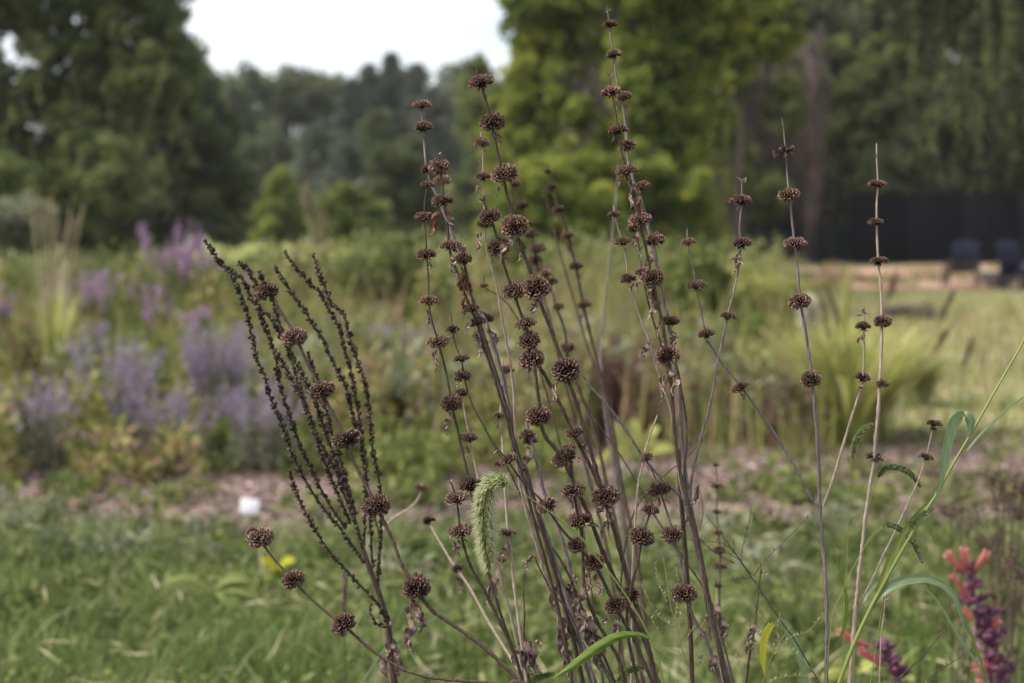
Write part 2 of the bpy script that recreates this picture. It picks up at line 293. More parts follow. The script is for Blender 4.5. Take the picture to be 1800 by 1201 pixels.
tag(G.obj('border_stems', g['mix']), 'loose upright stems and grass blades mixed all through the border', 'stems', kind='stuff')
C = patch(5200, lambda Y: .40*Y+.5, 7.6, 20); C = C[(C[:, 0] > .17*C[:, 1])]; G = Geo(); blades(G, C, rng.uniform(.15, .5, len(C)), .016, .8, 4, np.clip(.55+.3*vnoise(C, 1.7, 5)+.2*rng.normal(size=len(C)), 0, 1))
tag(G.obj('tall_meadow_grass', g['mix']), 'taller tan and green grass tufts in the meadow strip', 'grass', kind='stuff')
C = patch(5200, lambda Y: .40*Y+.5, 9.5, 19); C = C[(C[:, 0] < .19*C[:, 1]) & (vnoise(C, 1.1, 2) > -.15)]; G = Geo(); blades(G, C, rng.uniform(.5, 1.25, len(C)), .016, .3, 4, np.clip(.5+.3*vnoise(C, 1.9, 5)+.22*rng.normal(size=len(C)), 0, 1))
tag(G.obj('tall_weeds', g['mix']), 'tall untidy weeds and stalks standing over the back of the border', 'weeds', kind='stuff')
herb_clumps('tall_growth', g['mix'], rnd_pts(26, -100, 1350, 11, 17), .95, .22, .10, 200, 'tall loose leafy growth at the back of the border', .4, cat='weeds')
herb_clumps('bank_weeds', g['mix'], rnd_pts(26, 1300, 1900, 27, 42), .20, .5, .14, 110, 'brown and green weeds over the leaf litter by the fence', .6, cat='weeds')
herb_clumps('back_herbs', g['mid'], rnd_pts(90, -150, 560, 14, 24), .72, .6, .16, 240, 'soft grey-green growth behind the purple flowers', .4, cat='perennials')
herb_clumps('rough_growth', g['mid'], rnd_pts(60, 560, 1340, 15, 27), .95, .7, .16, 260, 'rough green growth before the vine-covered trees', .62, cat='perennials')
C = patch(26000, lambda Y: .40*Y+.5, 7.4, 27); C = C[(C[:, 0] > .19*C[:, 1] + .2)]; G = Geo(); blades(G, C, .05+.10*rng.uniform(size=len(C)), .012, .7, 2, .5+.25*vnoise(C, 1.3, 3)+.14*rng.normal(size=len(C)))
tag(G.obj('meadow_grass', g['meadow']), 'yellowish rough grass of the meadow strip at right', 'grass', kind='stuff')

# ------------------------------------------------------------------ trees
def crown_geo(G, blobs, n, leaf, clump=.32, gap=.15, hang=0, rshift=0):
    ar = np.array([b[3]*b[4]+b[3]*b[5]+b[4]*b[5] for b in blobs]); ar = ar/ar.sum()
    for b, f in zip(blobs, ar):
        R = np.array(b[3:6]); k = max(8, int(11/clump)); d = unit(rng.normal(size=(k, 3))); sub = d*R*rng.uniform(.55, .98, (k, 1)); sr = R.mean()*clump*rng.uniform(.6, 1.35, k)
        m = int(n*f); w = sr**2; idx = rng.choice(k, m, p=w/w.sum()); dd = unit(rng.normal(size=(m, 3))); rr = rng.uniform(0, 1, (m, 1))**.35
        p = sub[idx] + dd*sr[idx][:, None]*rr*np.array([1, 1, .72]); tone = rng.normal(size=k)*.15
        keep = vnoise(p, 2.2/R.mean(), b[0]) > -1+gap*2; p = p[keep]; dd = dd[keep]; ix = idx[keep]
        A = dd*.7 + rng.normal(size=dd.shape)*.6 + np.array([0, 0, -.25-hang*3]); r = .45 + rshift + tone[ix] + .17*rng.normal(size=len(p)) 
        leaf_quads(G, p + np.array(b[:3]), A, leaf*rng.uniform(.65, 1.35, len(p))*(1+hang), leaf*(.62-.3*min(hang, 1))*rng.uniform(.7, 1.2, len(p)), np.clip(r, 0, 1), .15)
def trunk_obj(root, h, r, blobs, mat='bark', lean=(0, 0)):
    G = Geo(); top = Vector((lean[0], lean[1], h)); c = catmull([Vector((0, 0, -.1)), Vector((lean[0]*.2+random.uniform(-.1, .1)*r*4, lean[1]*.2, h*.35)), Vector((lean[0]*.6, lean[1]*.6, h*.7)), top], 5)
    tube(G, c, np.linspace(r*.85, r*.3, len(c)), 9)
    for b in blobs:
        e = Vector(b[:3]); s = c[min(len(c)-1, int(len(c)*random.uniform(.35, .75)))]; m = s.lerp(e, .5) + Vector((random.gauss(0, .2), random.gauss(0, .2), .1*(e-s).length))
        cc = catmull([s, m, e], 5); tube(G, cc, np.linspace(r*.42, r*.08, len(cc)), 6)
        for _ in range(3):
            q = e + Vector((random.gauss(0, 1)*b[3], random.gauss(0, 1)*b[4], random.gauss(0, 1)*b[5]))*.5; tube(G, catmull([cc[-4], cc[-4].lerp(q, .6)+Vector((0, 0, .1)), q], 3), np.linspace(r*.16, r*.04, 7), 5)
    return G.obj('trunk', M[mat], root, True)
def tree(name, label, px, Y, blobs, n, leaf, mat, r=.2, cat='tree', group=None, clump=.32, gap=.15, hang=0, trunk=True, mat2=None):
    """blobs in photo pixels: (px, py, rx_px, ry_px[, dY])"""
    x = X(px, Y); root = thing(name, (x, Y, 0), label, cat, group); m = Y/F; bl = []
    for b in blobs:
        dy = b[4] if len(b) > 4 else 0; bl.append((X(b[0], Y+dy)-x, dy, Z(b[1], Y+dy), b[2]*m, min(b[2], b[3])*m*.95, b[3]*m))
    if trunk: trunk_obj(root, max(.5, sum(b[2] for b in bl)/len(bl)), r, bl)
    G = Geo(); crown_geo(G, bl, n, leaf, clump, gap, hang)
    G.obj('crown', g[mat], root); return root
def strands(root, n, x0, x1, z0, z1, dy, mat, leaf, ln):
    """weeping curtains of narrow leaves"""
    G = Geo(); T_ = Geo()
    for i in range(n):
        x = random.uniform(x0, x1); y = random.uniform(-dy, dy); z = random.uniform(z0, z1); L_ = random.uniform(.5, 1)*ln; c = [Vector((x + .25*math.sin(k*.5+i)*k/8, y, z - L_*k/8)) for k in range(9)]
        tube(T_, c, .008, 3, .5, False); m = int(L_/leaf*2.6); t = rng.uniform(0, 8, m); P0 = np.array([tuple(c[min(7, int(q))].lerp(c[min(8, int(q)+1)], q-int(q))) for q in t]); A = rng.normal(size=(m, 3))*.45 + np.array([0, 0, -1.2])
        leaf_quads(G, P0, A, leaf*rng.uniform(.7, 1.3, m), leaf*.28, np.clip(random.uniform(.25, .75)+.12*rng.normal(size=m), 0, 1), .1)
    o = G.obj('hanging_foliage', g[mat], root); T_.obj('twigs', M['bark'], o)

# left side
t = tree('broadleaf_tree', 'tall loose-crowned tree filling the upper left corner, sky showing through its top', 120, 38,
  [(40,-60,150,110),(250,-80,110,120),(40,120,110,110),(215,80,75,90),(130,-150,150,70),(110,210,140,90),(270,150,85,90),(-90,60,120,180),(20,300,130,80),(300,20,45,70,2),(170,300,110,80,-2),(290,90,55,90),(60,20,90,60),(200,-10,90,50),(180,60,60,40),(330,120,34,60)], 84000, .2, 'mid', .2, clump=.15, gap=.24)
strands(t, 60, X(-60, 38)-X(120, 38), X(330, 38)-X(120, 38), Z(60, 38), Z(250, 38), 3, 'mid', .22, 2.6)
tree('broadleaf_tree', 'dark rounded tree under the tall loose crown, left of the pine wood', 290, 46, [(250,230,120,100),(350,250,80,110),(300,340,150,90),(190,330,100,90),(390,340,60,80),(330,150,60,80),(210,130,80,70)], 44000, .22, 'dark', .3, clump=.26, gap=.06)
tree('broadleaf_tree', 'dark shrubby tree low at the left edge beneath the tall crown', 90, 42, [(60,380,120,70),(170,390,100,55),(-40,370,90,80)], 16000, .2, 'dark', .15, clump=.3, gap=.08)
tree('broadleaf_tree', 'soft dark tree behind the bright cone-shaped tree and the rounded dark one', 350, 72, [(310,370,70,60),(390,330,60,80),(430,370,50,55),(250,390,60,40)], 22000, .3, 'dark', .2, clump=.3, gap=.02)
tree('bush', 'bright green bush cut by the left edge of the photo', 5, 30, [(5,315,55,45),(-50,330,60,60)], 7000, .13, 'herb', .08, 'bush', clump=.3)
tree('bush', 'grey-green bush below the bright one at the left edge', 40, 26, [(40,385,55,42),(-40,390,60,45)], 7000, .10, 'grey', .06, 'bush', clump=.3)
tree('bush', 'dark low bush at the lawn edge between the rounded tree and the small conical tree', 398, 60, [(395,400,45,32)], 5000, .18, 'dark', .08, 'bush')
tree('conifer', 'small bright green cone-shaped tree standing on the lawn', 492, 70, [(492,390,58,40),(492,350,42,40),(494,318,20,26)], 16000, .17, 'vine', .2, clump=.26, gap=.05)
tree('bush', 'yellow-tinted bushy tree just right of the cone-shaped tree', 620, 34, [(610,385,60,45),(650,395,50,40),(605,345,22,24)], 11000, .13, 'herb', .09, 'bush', clump=.28, gap=.2)
tree('bush', 'dark brown-hollowed evergreen bush behind the first dried stalks', 705, 50, [(700,345,48,60),(735,385,40,40),(690,290,40,40)], 12000, .18, 'dark', .14, 'bush', clump=.34, gap=.25)

# the far wood: deciduous and pine trees one behind the other
far = [("broad dark tree standing behind the pines, filling the skyline left of the tallest spike",640,118,'far',[(640,200,75,75),(560,190,60,60),(470,190,60,55),(700,190,70,75),(760,190,60,75)]),
 ("broad pale green tree at the left end of the far wood",375,104,'far',[(375,190,62,75),(360,270,70,80)]),
 ("rounded tree with a flat top beside the left end of the far wood",440,108,'far',[(440,190,45,70),(445,280,60,90)]),
 ("round-topped tree left of the middle of the far wood, the highest leafy one",522,112,'far',[(520,170,46,55),(525,260,60,90)]),
 ("leafy tree sharing its crown edge with the dip in the skyline",585,112,'far',[(578,165,40,50),(585,260,55,90)]),
 ("greenish tree in front of the dip of the skyline, low crown",480,100,'far',[(470,300,60,80),(500,360,60,60)]),
 ("rounded leafy tree at the right end of the far wood below the thin branches",800,100,'far',[(800,180,42,70),(820,270,50,90),(800,350,60,60)]),
 ("yellowish tree at the right end of the far wood, behind the tallest stout stalk",850,80,'mid',[(850,190,45,80),(870,290,60,90),(850,360,60,60)])]
for lab, px, Y, m_, bl in far:
    tree('broadleaf_tree', lab, px, Y, bl, 9000, .42, m_, .35, group='trees of the far wood', clump=.3, gap=.08)
def conifer(label, px, Y, top, wpx, mat='pine', tiers=34, n=12000):
    h = Z(top+4, Y); root = thing('pine_tree', (X(px, Y), Y, 0), label, 'tree', 'trees of the far wood'); R = wpx*.72/F*Y
    G = Geo(); tube(G, [Vector((0, 0, -.1)), Vector((.1, 0, h*.5)), Vector((0, 0, h*.99))], np.array([.28, .18, .03]), 7); G.obj('trunk', M['bark'], root)
    G = Geo(); per = n//(tiers*9)
    for i in range(tiers):
        s = i/(tiers-1); z = h*(.10+.88*s); rr = R*(1-s)**.62*random.uniform(.7, 1.15) + .15
        for j in range(random.randint(6, 9)):
            a = random.uniform(0, 6.28); z = h*(.10+.88*min(1, max(0, s+random.uniform(-.02, .02)))); ln = rr*random.uniform(.6, 1.12); d = np.array([math.cos(a), math.sin(a), 0]); t = rng.uniform(.15, 1, (per, 1)); c = np.array([0, 0, z]) + d*ln*t + np.array([0, 0, 1])*(.25*ln*t - .45*ln*t**2) + rng.normal(size=(per, 3))*np.array([.28, .28, .14])*(.4+.6*ln/2)
            leaf_quads(G, c, d*.8+rng.normal(size=(per, 3))*.5, .38*rng.uniform(.6, 1.3, per), .16, np.clip(.45+random.gauss(0, .14)+.14*rng.normal(size=per), 0, 1), .1)
    G.obj('crown', g[mat], root)
for lab, px, Y, top, w, m_ in (("grey-green pine with a blunt top at the dip of the skyline",622,100,135,100,'pine'),("spiky-topped pine just right of the skyline dip",652,104,108,95,'pine'),
    ("tall pine with the narrowest spike on the skyline",690,106,88,90,'pine'),("pine standing between the narrow spike and the rounded leafy tree",735,104,106,95,'pine'),("dark pine in front of the tall spike, lower than its neighbours",668,90,190,120,'dark'),
    ("pale grey pine in front of the middle of the far wood",560,92,215,130,'pine'),("low grey pine between the small conical tree and the dark pine",612,84,250,110,'pine'),("pine at the right end of the pine row above the dark evergreen bush",765,94,150,110,'pine'),("brownish pine behind the first dried stalks",722,76,240,110,'dark')):
    conifer(lab, px, Y, top, w, m_)

# right side: vine-hung trees, dead tangles, weeping tree
tree('broadleaf_tree', 'vine-covered tree with light green leaves, nearest the open sky', 950, 34, [(935,20,62,90),(960,150,70,80),(925,235,60,60),(1000,-90,110,80),(1000,60,60,80),(900,-60,50,60,1)], 40000, .17, 'vine', .3, clump=.22, gap=.16)
tree('broadleaf_tree', 'thin leafy sapling at the edge of the open sky below the light green vines', 845, 42, [(838,120,20,26),(852,175,34,40),(870,240,40,50)], 7000, .17, 'mid', .07, clump=.3, gap=.3)
tree('broadleaf_tree', 'vine-covered tree with the yellowest leaves, behind the tallest grey stalk', 1150, 30, [(1120,20,85,90),(1200,90,65,90),(1130,170,75,75),(1190,240,60,70),(1240,-40,80,90),(1080,-90,120,80),(1260,30,45,70)], 44000, .16, 'vine', .3, clump=.22, gap=.18)
tree('bush', 'light green bush of low vines under the vine-covered trees left of the tall pair', 985, 24, [(950,350,70,70),(1040,390,60,60),(900,400,60,55),(990,430,90,50)], 22000, .11, 'vine', .1, 'bush', clump=.26, gap=.2)
tree('bush', 'curtain of light green vines hanging nearly to the ground behind the tall pair', 1150, 26, [(1060,330,60,60),(1130,310,55,70),(1200,350,50,60),(1090,410,70,45),(1180,420,60,40),(1000,300,50,60)], 26000, .11, 'vine', .1, 'bush', clump=.2, gap=.3)
tree('bush', 'dull green bush between the low vines and the mesh fence', 1110, 27, [(1120,380,60,60),(1160,430,60,45),(1090,330,40,40)], 15000, .12, 'mid', .1, 'bush', clump=.3, gap=.22)
def tangle(label, px, Y, w, top, n, dens=1.0):
    x = X(px, Y); w *= .8; root = thing('dead_tree', (x, Y, 0), label, 'dead tree', 'dead vine-choked trees'); h = Z(top, Y); R = w/2/F*Y
    G = Geo(); tube(G, catmull([Vector((0, 0, -.1)), Vector((.15, 0, h*.4)), Vector((-.1, .1, h*.75)), Vector((.2, 0, h))], 5), np.linspace(.26, .05, 16), 8); G.obj('trunk', M['deadwood'], root)
    G = Geo()
    for i in range(n):
        z0 = random.uniform(.25, 1.0)*h; a = random.uniform(0, 6.28); e = Vector((math.cos(a)*R*random.uniform(.4, 1.1), math.sin(a)*R*.8, z0 + random.uniform(-.5, .2)*h*.3)); s = Vector((0, 0, max(.3, z0-random.uniform(.2, 1.5))))
        drop = Vector((e.x+random.uniform(-.2, .2), e.y, e.z - random.uniform(.4, 2.6))); drop.z = max(.05, drop.z)
        c = catmull([s, s.lerp(e, .6)+Vector((0, 0, .25)), e, drop], 3); tube(G, c, np.linspace(.035, .008, len(c)), 4, random.random(), False)
    k = int(n*22*dens); p = rng.normal(size=(k, 3))*np.array([R*.45, R*.35, h*.22]) + np.array([0, 0, h*.62]); p = p[p[:, 2] > .2]; leaf_quads(G, p, rng.normal(size=p.shape)+np.array([0, 0, -1.2]), .16, .05, rng.uniform(.1, .7, len(p)))
    G.obj('dead_vines', g['vines_dead'], root)
tangle('dead brownish tree choked with bare vines in a gap of the light green leaves', 1035, 33, 110, 150, 150)
tangle('large dark dead tree hung with bare vines right of the yellow-green tree', 1320, 49, 190, 90, 260)
tangle('leaning tangle of bare grey vines before the dark rounded tree', 1420, 48, 90, 60, 90, .4)
tangle('low dark dead trunk behind the mesh fence', 1275, 48, 120, 260, 130)
tree('broadleaf_tree', 'dark rounded tree with grey-green highlights above the mesh fence', 1490, 51, [(1450,150,75,85),(1540,130,70,75),(1500,240,100,75),(1420,270,60,50),(1580,240,60,70),(1470,330,70,50)], 46000, .25, 'mid', .3, clump=.22, gap=.14)
tree('broadleaf_tree', 'dark tree leaning over the black fence between the rounded tree and the weeping one', 1620, 50, [(1620,280,90,60),(1540,310,80,40),(1700,290,90,55),(1640,200,90,70),(1740,330,90,40)], 34000, .25, 'dark', .25, clump=.28, gap=.1)
vt = tree('broadleaf_tree', 'loose light green thicket draped in vines, filling the space below the two vine-covered trees', 1100, 36,
  [(900,230,60,70),(960,300,70,60),(1080,170,60,60),(1180,320,60,60),(1100,270,50,50),(1240,200,50,70),(890,330,50,50),(960,400,70,45),(1080,390,70,50),(1210,410,70,45)], 42000, .17, 'vine', .1, clump=.13, gap=.32)
strands(vt, 170, X(870, 36)-X(1100, 36), X(1270, 36)-X(1100, 36), Z(120, 36), Z(330, 36), 1.5, 'vine', .17, 2.4)
t = tree('weeping_tree', 'tall weeping tree in the upper right corner with hanging curtains of leaves', 1712, 50, [(1600,-60,110,80),(1780,-40,120,80),(1660,30,60,60),(1790,60,60,80),(1700,-120,160,70)], 30000, .26, 'mid', .24, clump=.26, gap=.2)
strands(t, 230, X(1560, 50)-X(1712, 50), X(1880, 50)-X(1712, 50), Z(-40, 50), Z(200, 50), 2.2, 'mid', .28, 3.9)
tree('bush', 'pale olive bush at the right edge above the black fence', 1795, 50, [(1800,270,45,60),(1830,220,60,80)], 9000, .22, 'herb', .1, 'bush', clump=.3)
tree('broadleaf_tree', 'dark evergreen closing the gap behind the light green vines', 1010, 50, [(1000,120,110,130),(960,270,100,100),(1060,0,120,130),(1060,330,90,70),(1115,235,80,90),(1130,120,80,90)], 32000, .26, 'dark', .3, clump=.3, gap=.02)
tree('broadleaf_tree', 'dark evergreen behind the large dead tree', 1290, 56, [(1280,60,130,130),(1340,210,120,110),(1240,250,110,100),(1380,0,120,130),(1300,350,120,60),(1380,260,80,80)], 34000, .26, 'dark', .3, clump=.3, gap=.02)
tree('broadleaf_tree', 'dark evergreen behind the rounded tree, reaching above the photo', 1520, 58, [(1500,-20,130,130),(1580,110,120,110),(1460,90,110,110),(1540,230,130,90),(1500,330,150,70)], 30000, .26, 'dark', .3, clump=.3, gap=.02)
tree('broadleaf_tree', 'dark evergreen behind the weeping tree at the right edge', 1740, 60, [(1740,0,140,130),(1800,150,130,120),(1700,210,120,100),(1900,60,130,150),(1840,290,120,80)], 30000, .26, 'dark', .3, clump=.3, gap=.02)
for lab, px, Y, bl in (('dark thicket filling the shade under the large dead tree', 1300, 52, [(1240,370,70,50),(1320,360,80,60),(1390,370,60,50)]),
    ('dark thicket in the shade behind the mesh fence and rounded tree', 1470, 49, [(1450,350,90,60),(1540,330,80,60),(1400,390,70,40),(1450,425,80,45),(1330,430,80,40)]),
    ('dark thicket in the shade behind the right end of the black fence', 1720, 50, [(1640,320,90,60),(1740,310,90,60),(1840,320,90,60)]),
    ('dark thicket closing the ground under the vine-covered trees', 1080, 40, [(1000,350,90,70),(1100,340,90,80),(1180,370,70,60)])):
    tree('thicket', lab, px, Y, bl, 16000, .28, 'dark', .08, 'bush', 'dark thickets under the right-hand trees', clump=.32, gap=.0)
tree('broadleaf_tree', 'slender leafy vines screening the large dead tree', 1330, 46, [(1290,130,34,40),(1375,190,36,50),(1300,300,30,50),(1350,340,40,40),(1270,220,26,40)], 15000, .2, 'mid', .06, clump=.3, gap=.3)
tree('broadleaf_tree', 'leafy vines half covering the dead tree in the light green gap', 1040, 31, [(1020,200,24,30),(1065,250,26,34),(1035,310,30,30)], 8000, .13, 'vine', .05, clump=.3, gap=.3)
tree('broadleaf_tree', 'mass of yellow-green sprays high up between the two vine-covered trees', 1300, 33, [(1310,10,60,60),(1360,60,50,50),(1290,110,40,40)], 12000, .15, 'vine', .12, clump=.26, gap=.3)

# ------------------------------------------------------------------ fences
def boxm(G, x0, x1, y0, y1, z0, z1, r=.5):
    V = [(x, y, z) for x in (x0, x1) for y in (y0, y1) for z in (z0, z1)]; G.add(V, Q=[(0,1,3,2),(4,6,7,5),(0,4,5,1),(2,3,7,6),(0,2,6,4),(1,5,7,3)], r=r)
fr = thing('board_fence', (X(1640, 47), 47, 0), 'long black board fence under the trees at right', 'fence'); fx0, fx1 = X(1492, 47)-X(1640, 47), 12.0; fh = Z(343, 47)
for i in range(8): G = Geo(); x = fx0+(fx1-fx0)*i/8; boxm(G, x+.057, x+(fx1-fx0)/8-.057, -.03, .03, .05, fh); [boxm(G, x+.06, x+(fx1-fx0)/8-.06, -.045, -.031, .12+k*fh/9, .10+(k+1)*fh/9-.05) for k in range(9)]; G.obj('board_panel', M['black'], fr)
for i in range(9): G = Geo(); x = fx0+(fx1-fx0)*i/8; boxm(G, x-.055, x+.055, -.03, .06, -.1, fh+.02); G.obj('post', M['black'], fr)
fm = thing('mesh_fence', (X(1365, 46), 46, 0), 'thin dark wire mesh fence joining the left end of the black fence', 'fence'); a0, a1 = X(1235, 46)-X(1365, 46), X(1490, 46)-X(1365, 46); mh = Z(392, 46)
G = Geo()
for k in range(24): z = .08+(mh-.1)*k/23; tube(G, [Vector((a0, 0, z)), Vector((0, 0, z-.01)), Vector((a1, 0, z))], .011, 4)
for k in range(44): x = a0+(a1-a0)*k/43; tube(G, [Vector((x, .012, .04)), Vector((x, .012, mh))], .009, 4)
G.obj('wire_mesh', M['navy'], fm)
for k in range(4): G = Geo(); x = a0+(a1-a0)*k/3; boxm(G, x-.04, x+.04, -.06, .05, -.1, mh+.12); G.obj('post', M['black'], fm)

# ------------------------------------------------------------------ garden chairs and small items by the fence
def chair(label, px, Y, rz, sc=1):
    r = thing('garden_chair', (X(px, Y), Y, 0), label, 'chair', 'dark chairs by the black fence', math.radians(rz), sc)
    G = Geo(); [boxm(G, -.27, .27, -.30+k*.095, -.22+k*.095, .36-.012*k, .385-.012*k) for k in range(6)]; G.obj('seat', M['navy'], r)
    G = Geo()
    for k in range(6):
        x = -.26+k*.09; V = [(x, .26, .28), (x+.08, .26, .28), (x+.08, .50, .98-abs(k-2.5)*.03), (x, .50, .98-abs(k-2.5)*.03)]; V2 = [(a, b+.02, c) for a, b, c in V]; G.add(V+V2, Q=[(0,1,2,3),(7,6,5,4),(0,4,5,1),(1,5,6,2),(2,6,7,3),(3,7,4,0)])
    G.obj('backrest', M['navy'], r)
    for s in (-1, 1):
        G = Geo(); boxm(G, s*.31-.05, s*.31+.05, -.38, .40, .56, .585); G.obj('armrest', M['navy'], r)
        G = Geo(); boxm(G, s*.31-.02, s*.31+.02, -.33, -.25, 0, .56); G.obj('leg', M['navy'], r)
        G = Geo(); boxm(G, s*.31-.02, s*.31+.02, .24, .32, 0, .56); G.obj('leg', M['navy'], r)
chair('dark blue slatted garden chair on the leaf litter, near the right edge', 1690, 29, -25)
chair('second dark chair, half cut off by the right edge of the photo', 1800, 27, 20)
rb = thing('round_fire_bowl', (X(1755, 28), 28, 0), 'low grey bowl on the ground between the two dark chairs', 'bowl'); G = Geo(); c = [Vector((0, 0, z)) for z in (.02, .06, .16, .30, .34)]; tube(G, c, np.array([.20, .22, .34, .42, .43]), 14); G.obj('bowl', M['steel'], rb)
G = Geo(); [tube(G, [Vector((.2*math.cos(a), .2*math.sin(a), 0)), Vector((.12*math.cos(a), .12*math.sin(a), .08))], .02, 5) for a in (0, 2.1, 4.2)]; G.obj('foot', M['steel'], rb)
ls = thing('log_slab', (X(1605, 18), 18, 0), 'dark flat log lying in the rough meadow behind the grass clump', 'log'); G = Geo(); tube(G, catmull([Vector((-.42, 0, .13)), Vector((0, .03, .14)), Vector((.42, 0, .12))], 4), .085, 9); G.obj('log', M['bark'], ls); G = Geo(); tube(G, [Vector((.12, 0, .17)), Vector((.2, -.02, .28))], .02, 6); G.obj('branch_stub', M['bark'], ls)

# ------------------------------------------------------------------ white plant tag
tg = thing('plant_tag', (X(433, 5.45), 5.45, 0), 'small white plant tag on a thin stake in the mulch', 'plant tag'); z = Z(891, 5.45)
G = Geo(); boxm(G, -.036, .036, -.002, .002, -.029, .029); o = G.obj('plate', M['white'], tg, False, (0, 0, z)); o.rotation_euler = (-.25, .06, .05); bv = o.modifiers.new('bevel', 'BEVEL'); bv.width = .0015; bv.segments = 2
G = Geo(); tube(G, [Vector((0, .006, -.02)), Vector((0, .006, z-.01))], .003, 6); G.obj('stake', M['steel'], tg)

# ------------------------------------------------------------------ flowering perennials and grasses in the border
def flower_clump(name, label, px, Y, h, rad, nst, mat, stemmat, cat, group, fl=.35, leafn=900, leafsz=.06, leafmat_='mid', flw=.012, spread=.9, sz=.016):
    root = thing(name, (X(px, Y), Y, 0), label, cat, group); Sg, Fl, Lf = Geo(), Geo(), Geo()
    for i in range(min(nst, 98)):
        Sg, Fl = Geo(), Geo()
        a = random.uniform(0, 6.28); r = random.uniform(0, 1)**.5*rad; hh = h*random.uniform(.72, 1.05)
        c = catmull([Vector((math.cos(a)*r*.35, math.sin(a)*r*.35, 0)), Vector((math.cos(a)*r*.7, math.sin(a)*r*.7, hh*.55)), Vector((math.cos(a)*r*(1+spread*.3), math.sin(a)*r*(1+spread*.3), hh))], 5)
        tube(Sg, c, np.linspace(.004, .0015, len(c)), 4, random.random(), False)
        k = max(6, int(hh*fl/sz*2.6)); t = 1 - rng.uniform(0, 1, k)*fl; p = np.array([tuple(c[min(len(c)-2, int(q*(len(c)-1)))].lerp(c[min(len(c)-1, int(q*(len(c)-1))+1)], q*(len(c)-1)-int(q*(len(c)-1)))) for q in t])
        A = rng.normal(size=(k, 3)); leaf_quads(Fl, p + rng.normal(size=(k, 3))*flw*.4, A + np.array([0, 0, .3]), sz*rng.uniform(.8, 1.8, k), sz*.8, np.clip(random.uniform(.25, .75)+.2*rng.normal(size=k), 0, 1), .2)
        sp_ = Fl.obj('flower_spire', g[mat], root); Sg.obj('stem', g[stemmat], sp_)
    if leafn:
        d = unit(rng.normal(size=(leafn, 3))); d[:, 2] = np.abs(d[:, 2]); p = d*np.array([rad*.9, rad*.9, h*.72])*rng.uniform(.2, 1, (leafn, 1))**.6; leaf_quads(Lf, p, d+rng.normal(size=p.shape)*.5, leafsz*rng.uniform(.6, 1.3, leafn), leafsz*.35, np.clip(.5+.2*rng.normal(size=leafn), 0, 1), .2); Lf.obj('foliage', g[leafmat_], root)
    return root
GP = 'magenta spires in the left border'
for lab, px, Y, top, w, n in (("tallest clump of magenta spires, rising against the dark tree left of the spiky dried plant",300,13.5,398,100,40),("broad magenta clump right of the tall tan grass",140,11.5,482,130,40),("small magenta clump between the broad one and the tallest one",205,12,478,70,15),
    ("thin magenta spires at the right of the tallest clump, next to the spiky dried plant",368,13,410,30,8),("loose magenta flowers low in front of the tallest clump",280,11,505,50,18),("sparse magenta spires left of the tips of the spiky dried plant",340,10,540,60,20),
    ("few magenta spires cut by the left photo edge",2,10.5,500,30,9),("short magenta spires among green leaves below the broad clump",150,9.5,560,60,9),("pinkish pale spires on the gravel path side, behind the spike tips",545,18,440,70,11),("pale pink spires just behind the dark spike tips",450,15,470,60,9)):
    flower_clump('magenta_flower_clump', lab, px, Y, Z(top, Y), w/2/F*Y, n, 'magenta', 'mid', 'flower', GP, .28, 900, .09, 'mid', .018, .7, .026)
GP = 'hazy violet sub-shrubs in the left border'
for lab, px, Y, top, w, n in (("lilac haze of fine spires left of the centre of the border",205,7.4,600,150,48),("deepest violet clump of fine spires behind the spiky dried plant",385,7.5,575,140,58),("low pale lilac clump spreading at the left photo edge",60,6.95,665,180,40),
    ("lilac spires right of the dark spike plant, behind the first dried stalks",705,8.8,575,110,40),("greyish lilac clump in the lower middle of the left border",290,6.95,665,190,40),("thin violet spires above the lilac haze",165,8.8,570,60,20),("faded lilac clump at the foot of the deepest violet one",460,6.9,670,150,44)):
    flower_clump('violet_flower_clump', lab, px, Y, Z(top, Y), w/2/F*Y, n, 'violet', 'sage', 'flower', GP, .42, 1000, .035, 'grey', .012, .7, .013)
flower_clump('burgundy_plant', 'dark burgundy leafy plant near the left photo edge', 45, 8.6, Z(555, 8.6), .10, 8, 'burg', 'burg', 'plant', 'burgundy plants', .6, 700, .07, 'burg')
flower_clump('burgundy_plant', 'reddish burgundy plant at the foot of the tall tan grass', 85, 8.4, Z(600, 8.4), .07, 6, 'burg', 'burg', 'plant', 'burgundy plants', .6, 300, .06, 'burg')
flower_clump('burgundy_plant', 'rounded dusky red plant low behind the centre stalks', 1090, 7.8, Z(585, 7.8), .24, 22, 'burg', 'burg', 'plant', 'burgundy plants', .5, 1500, .06, 'burg', .03)
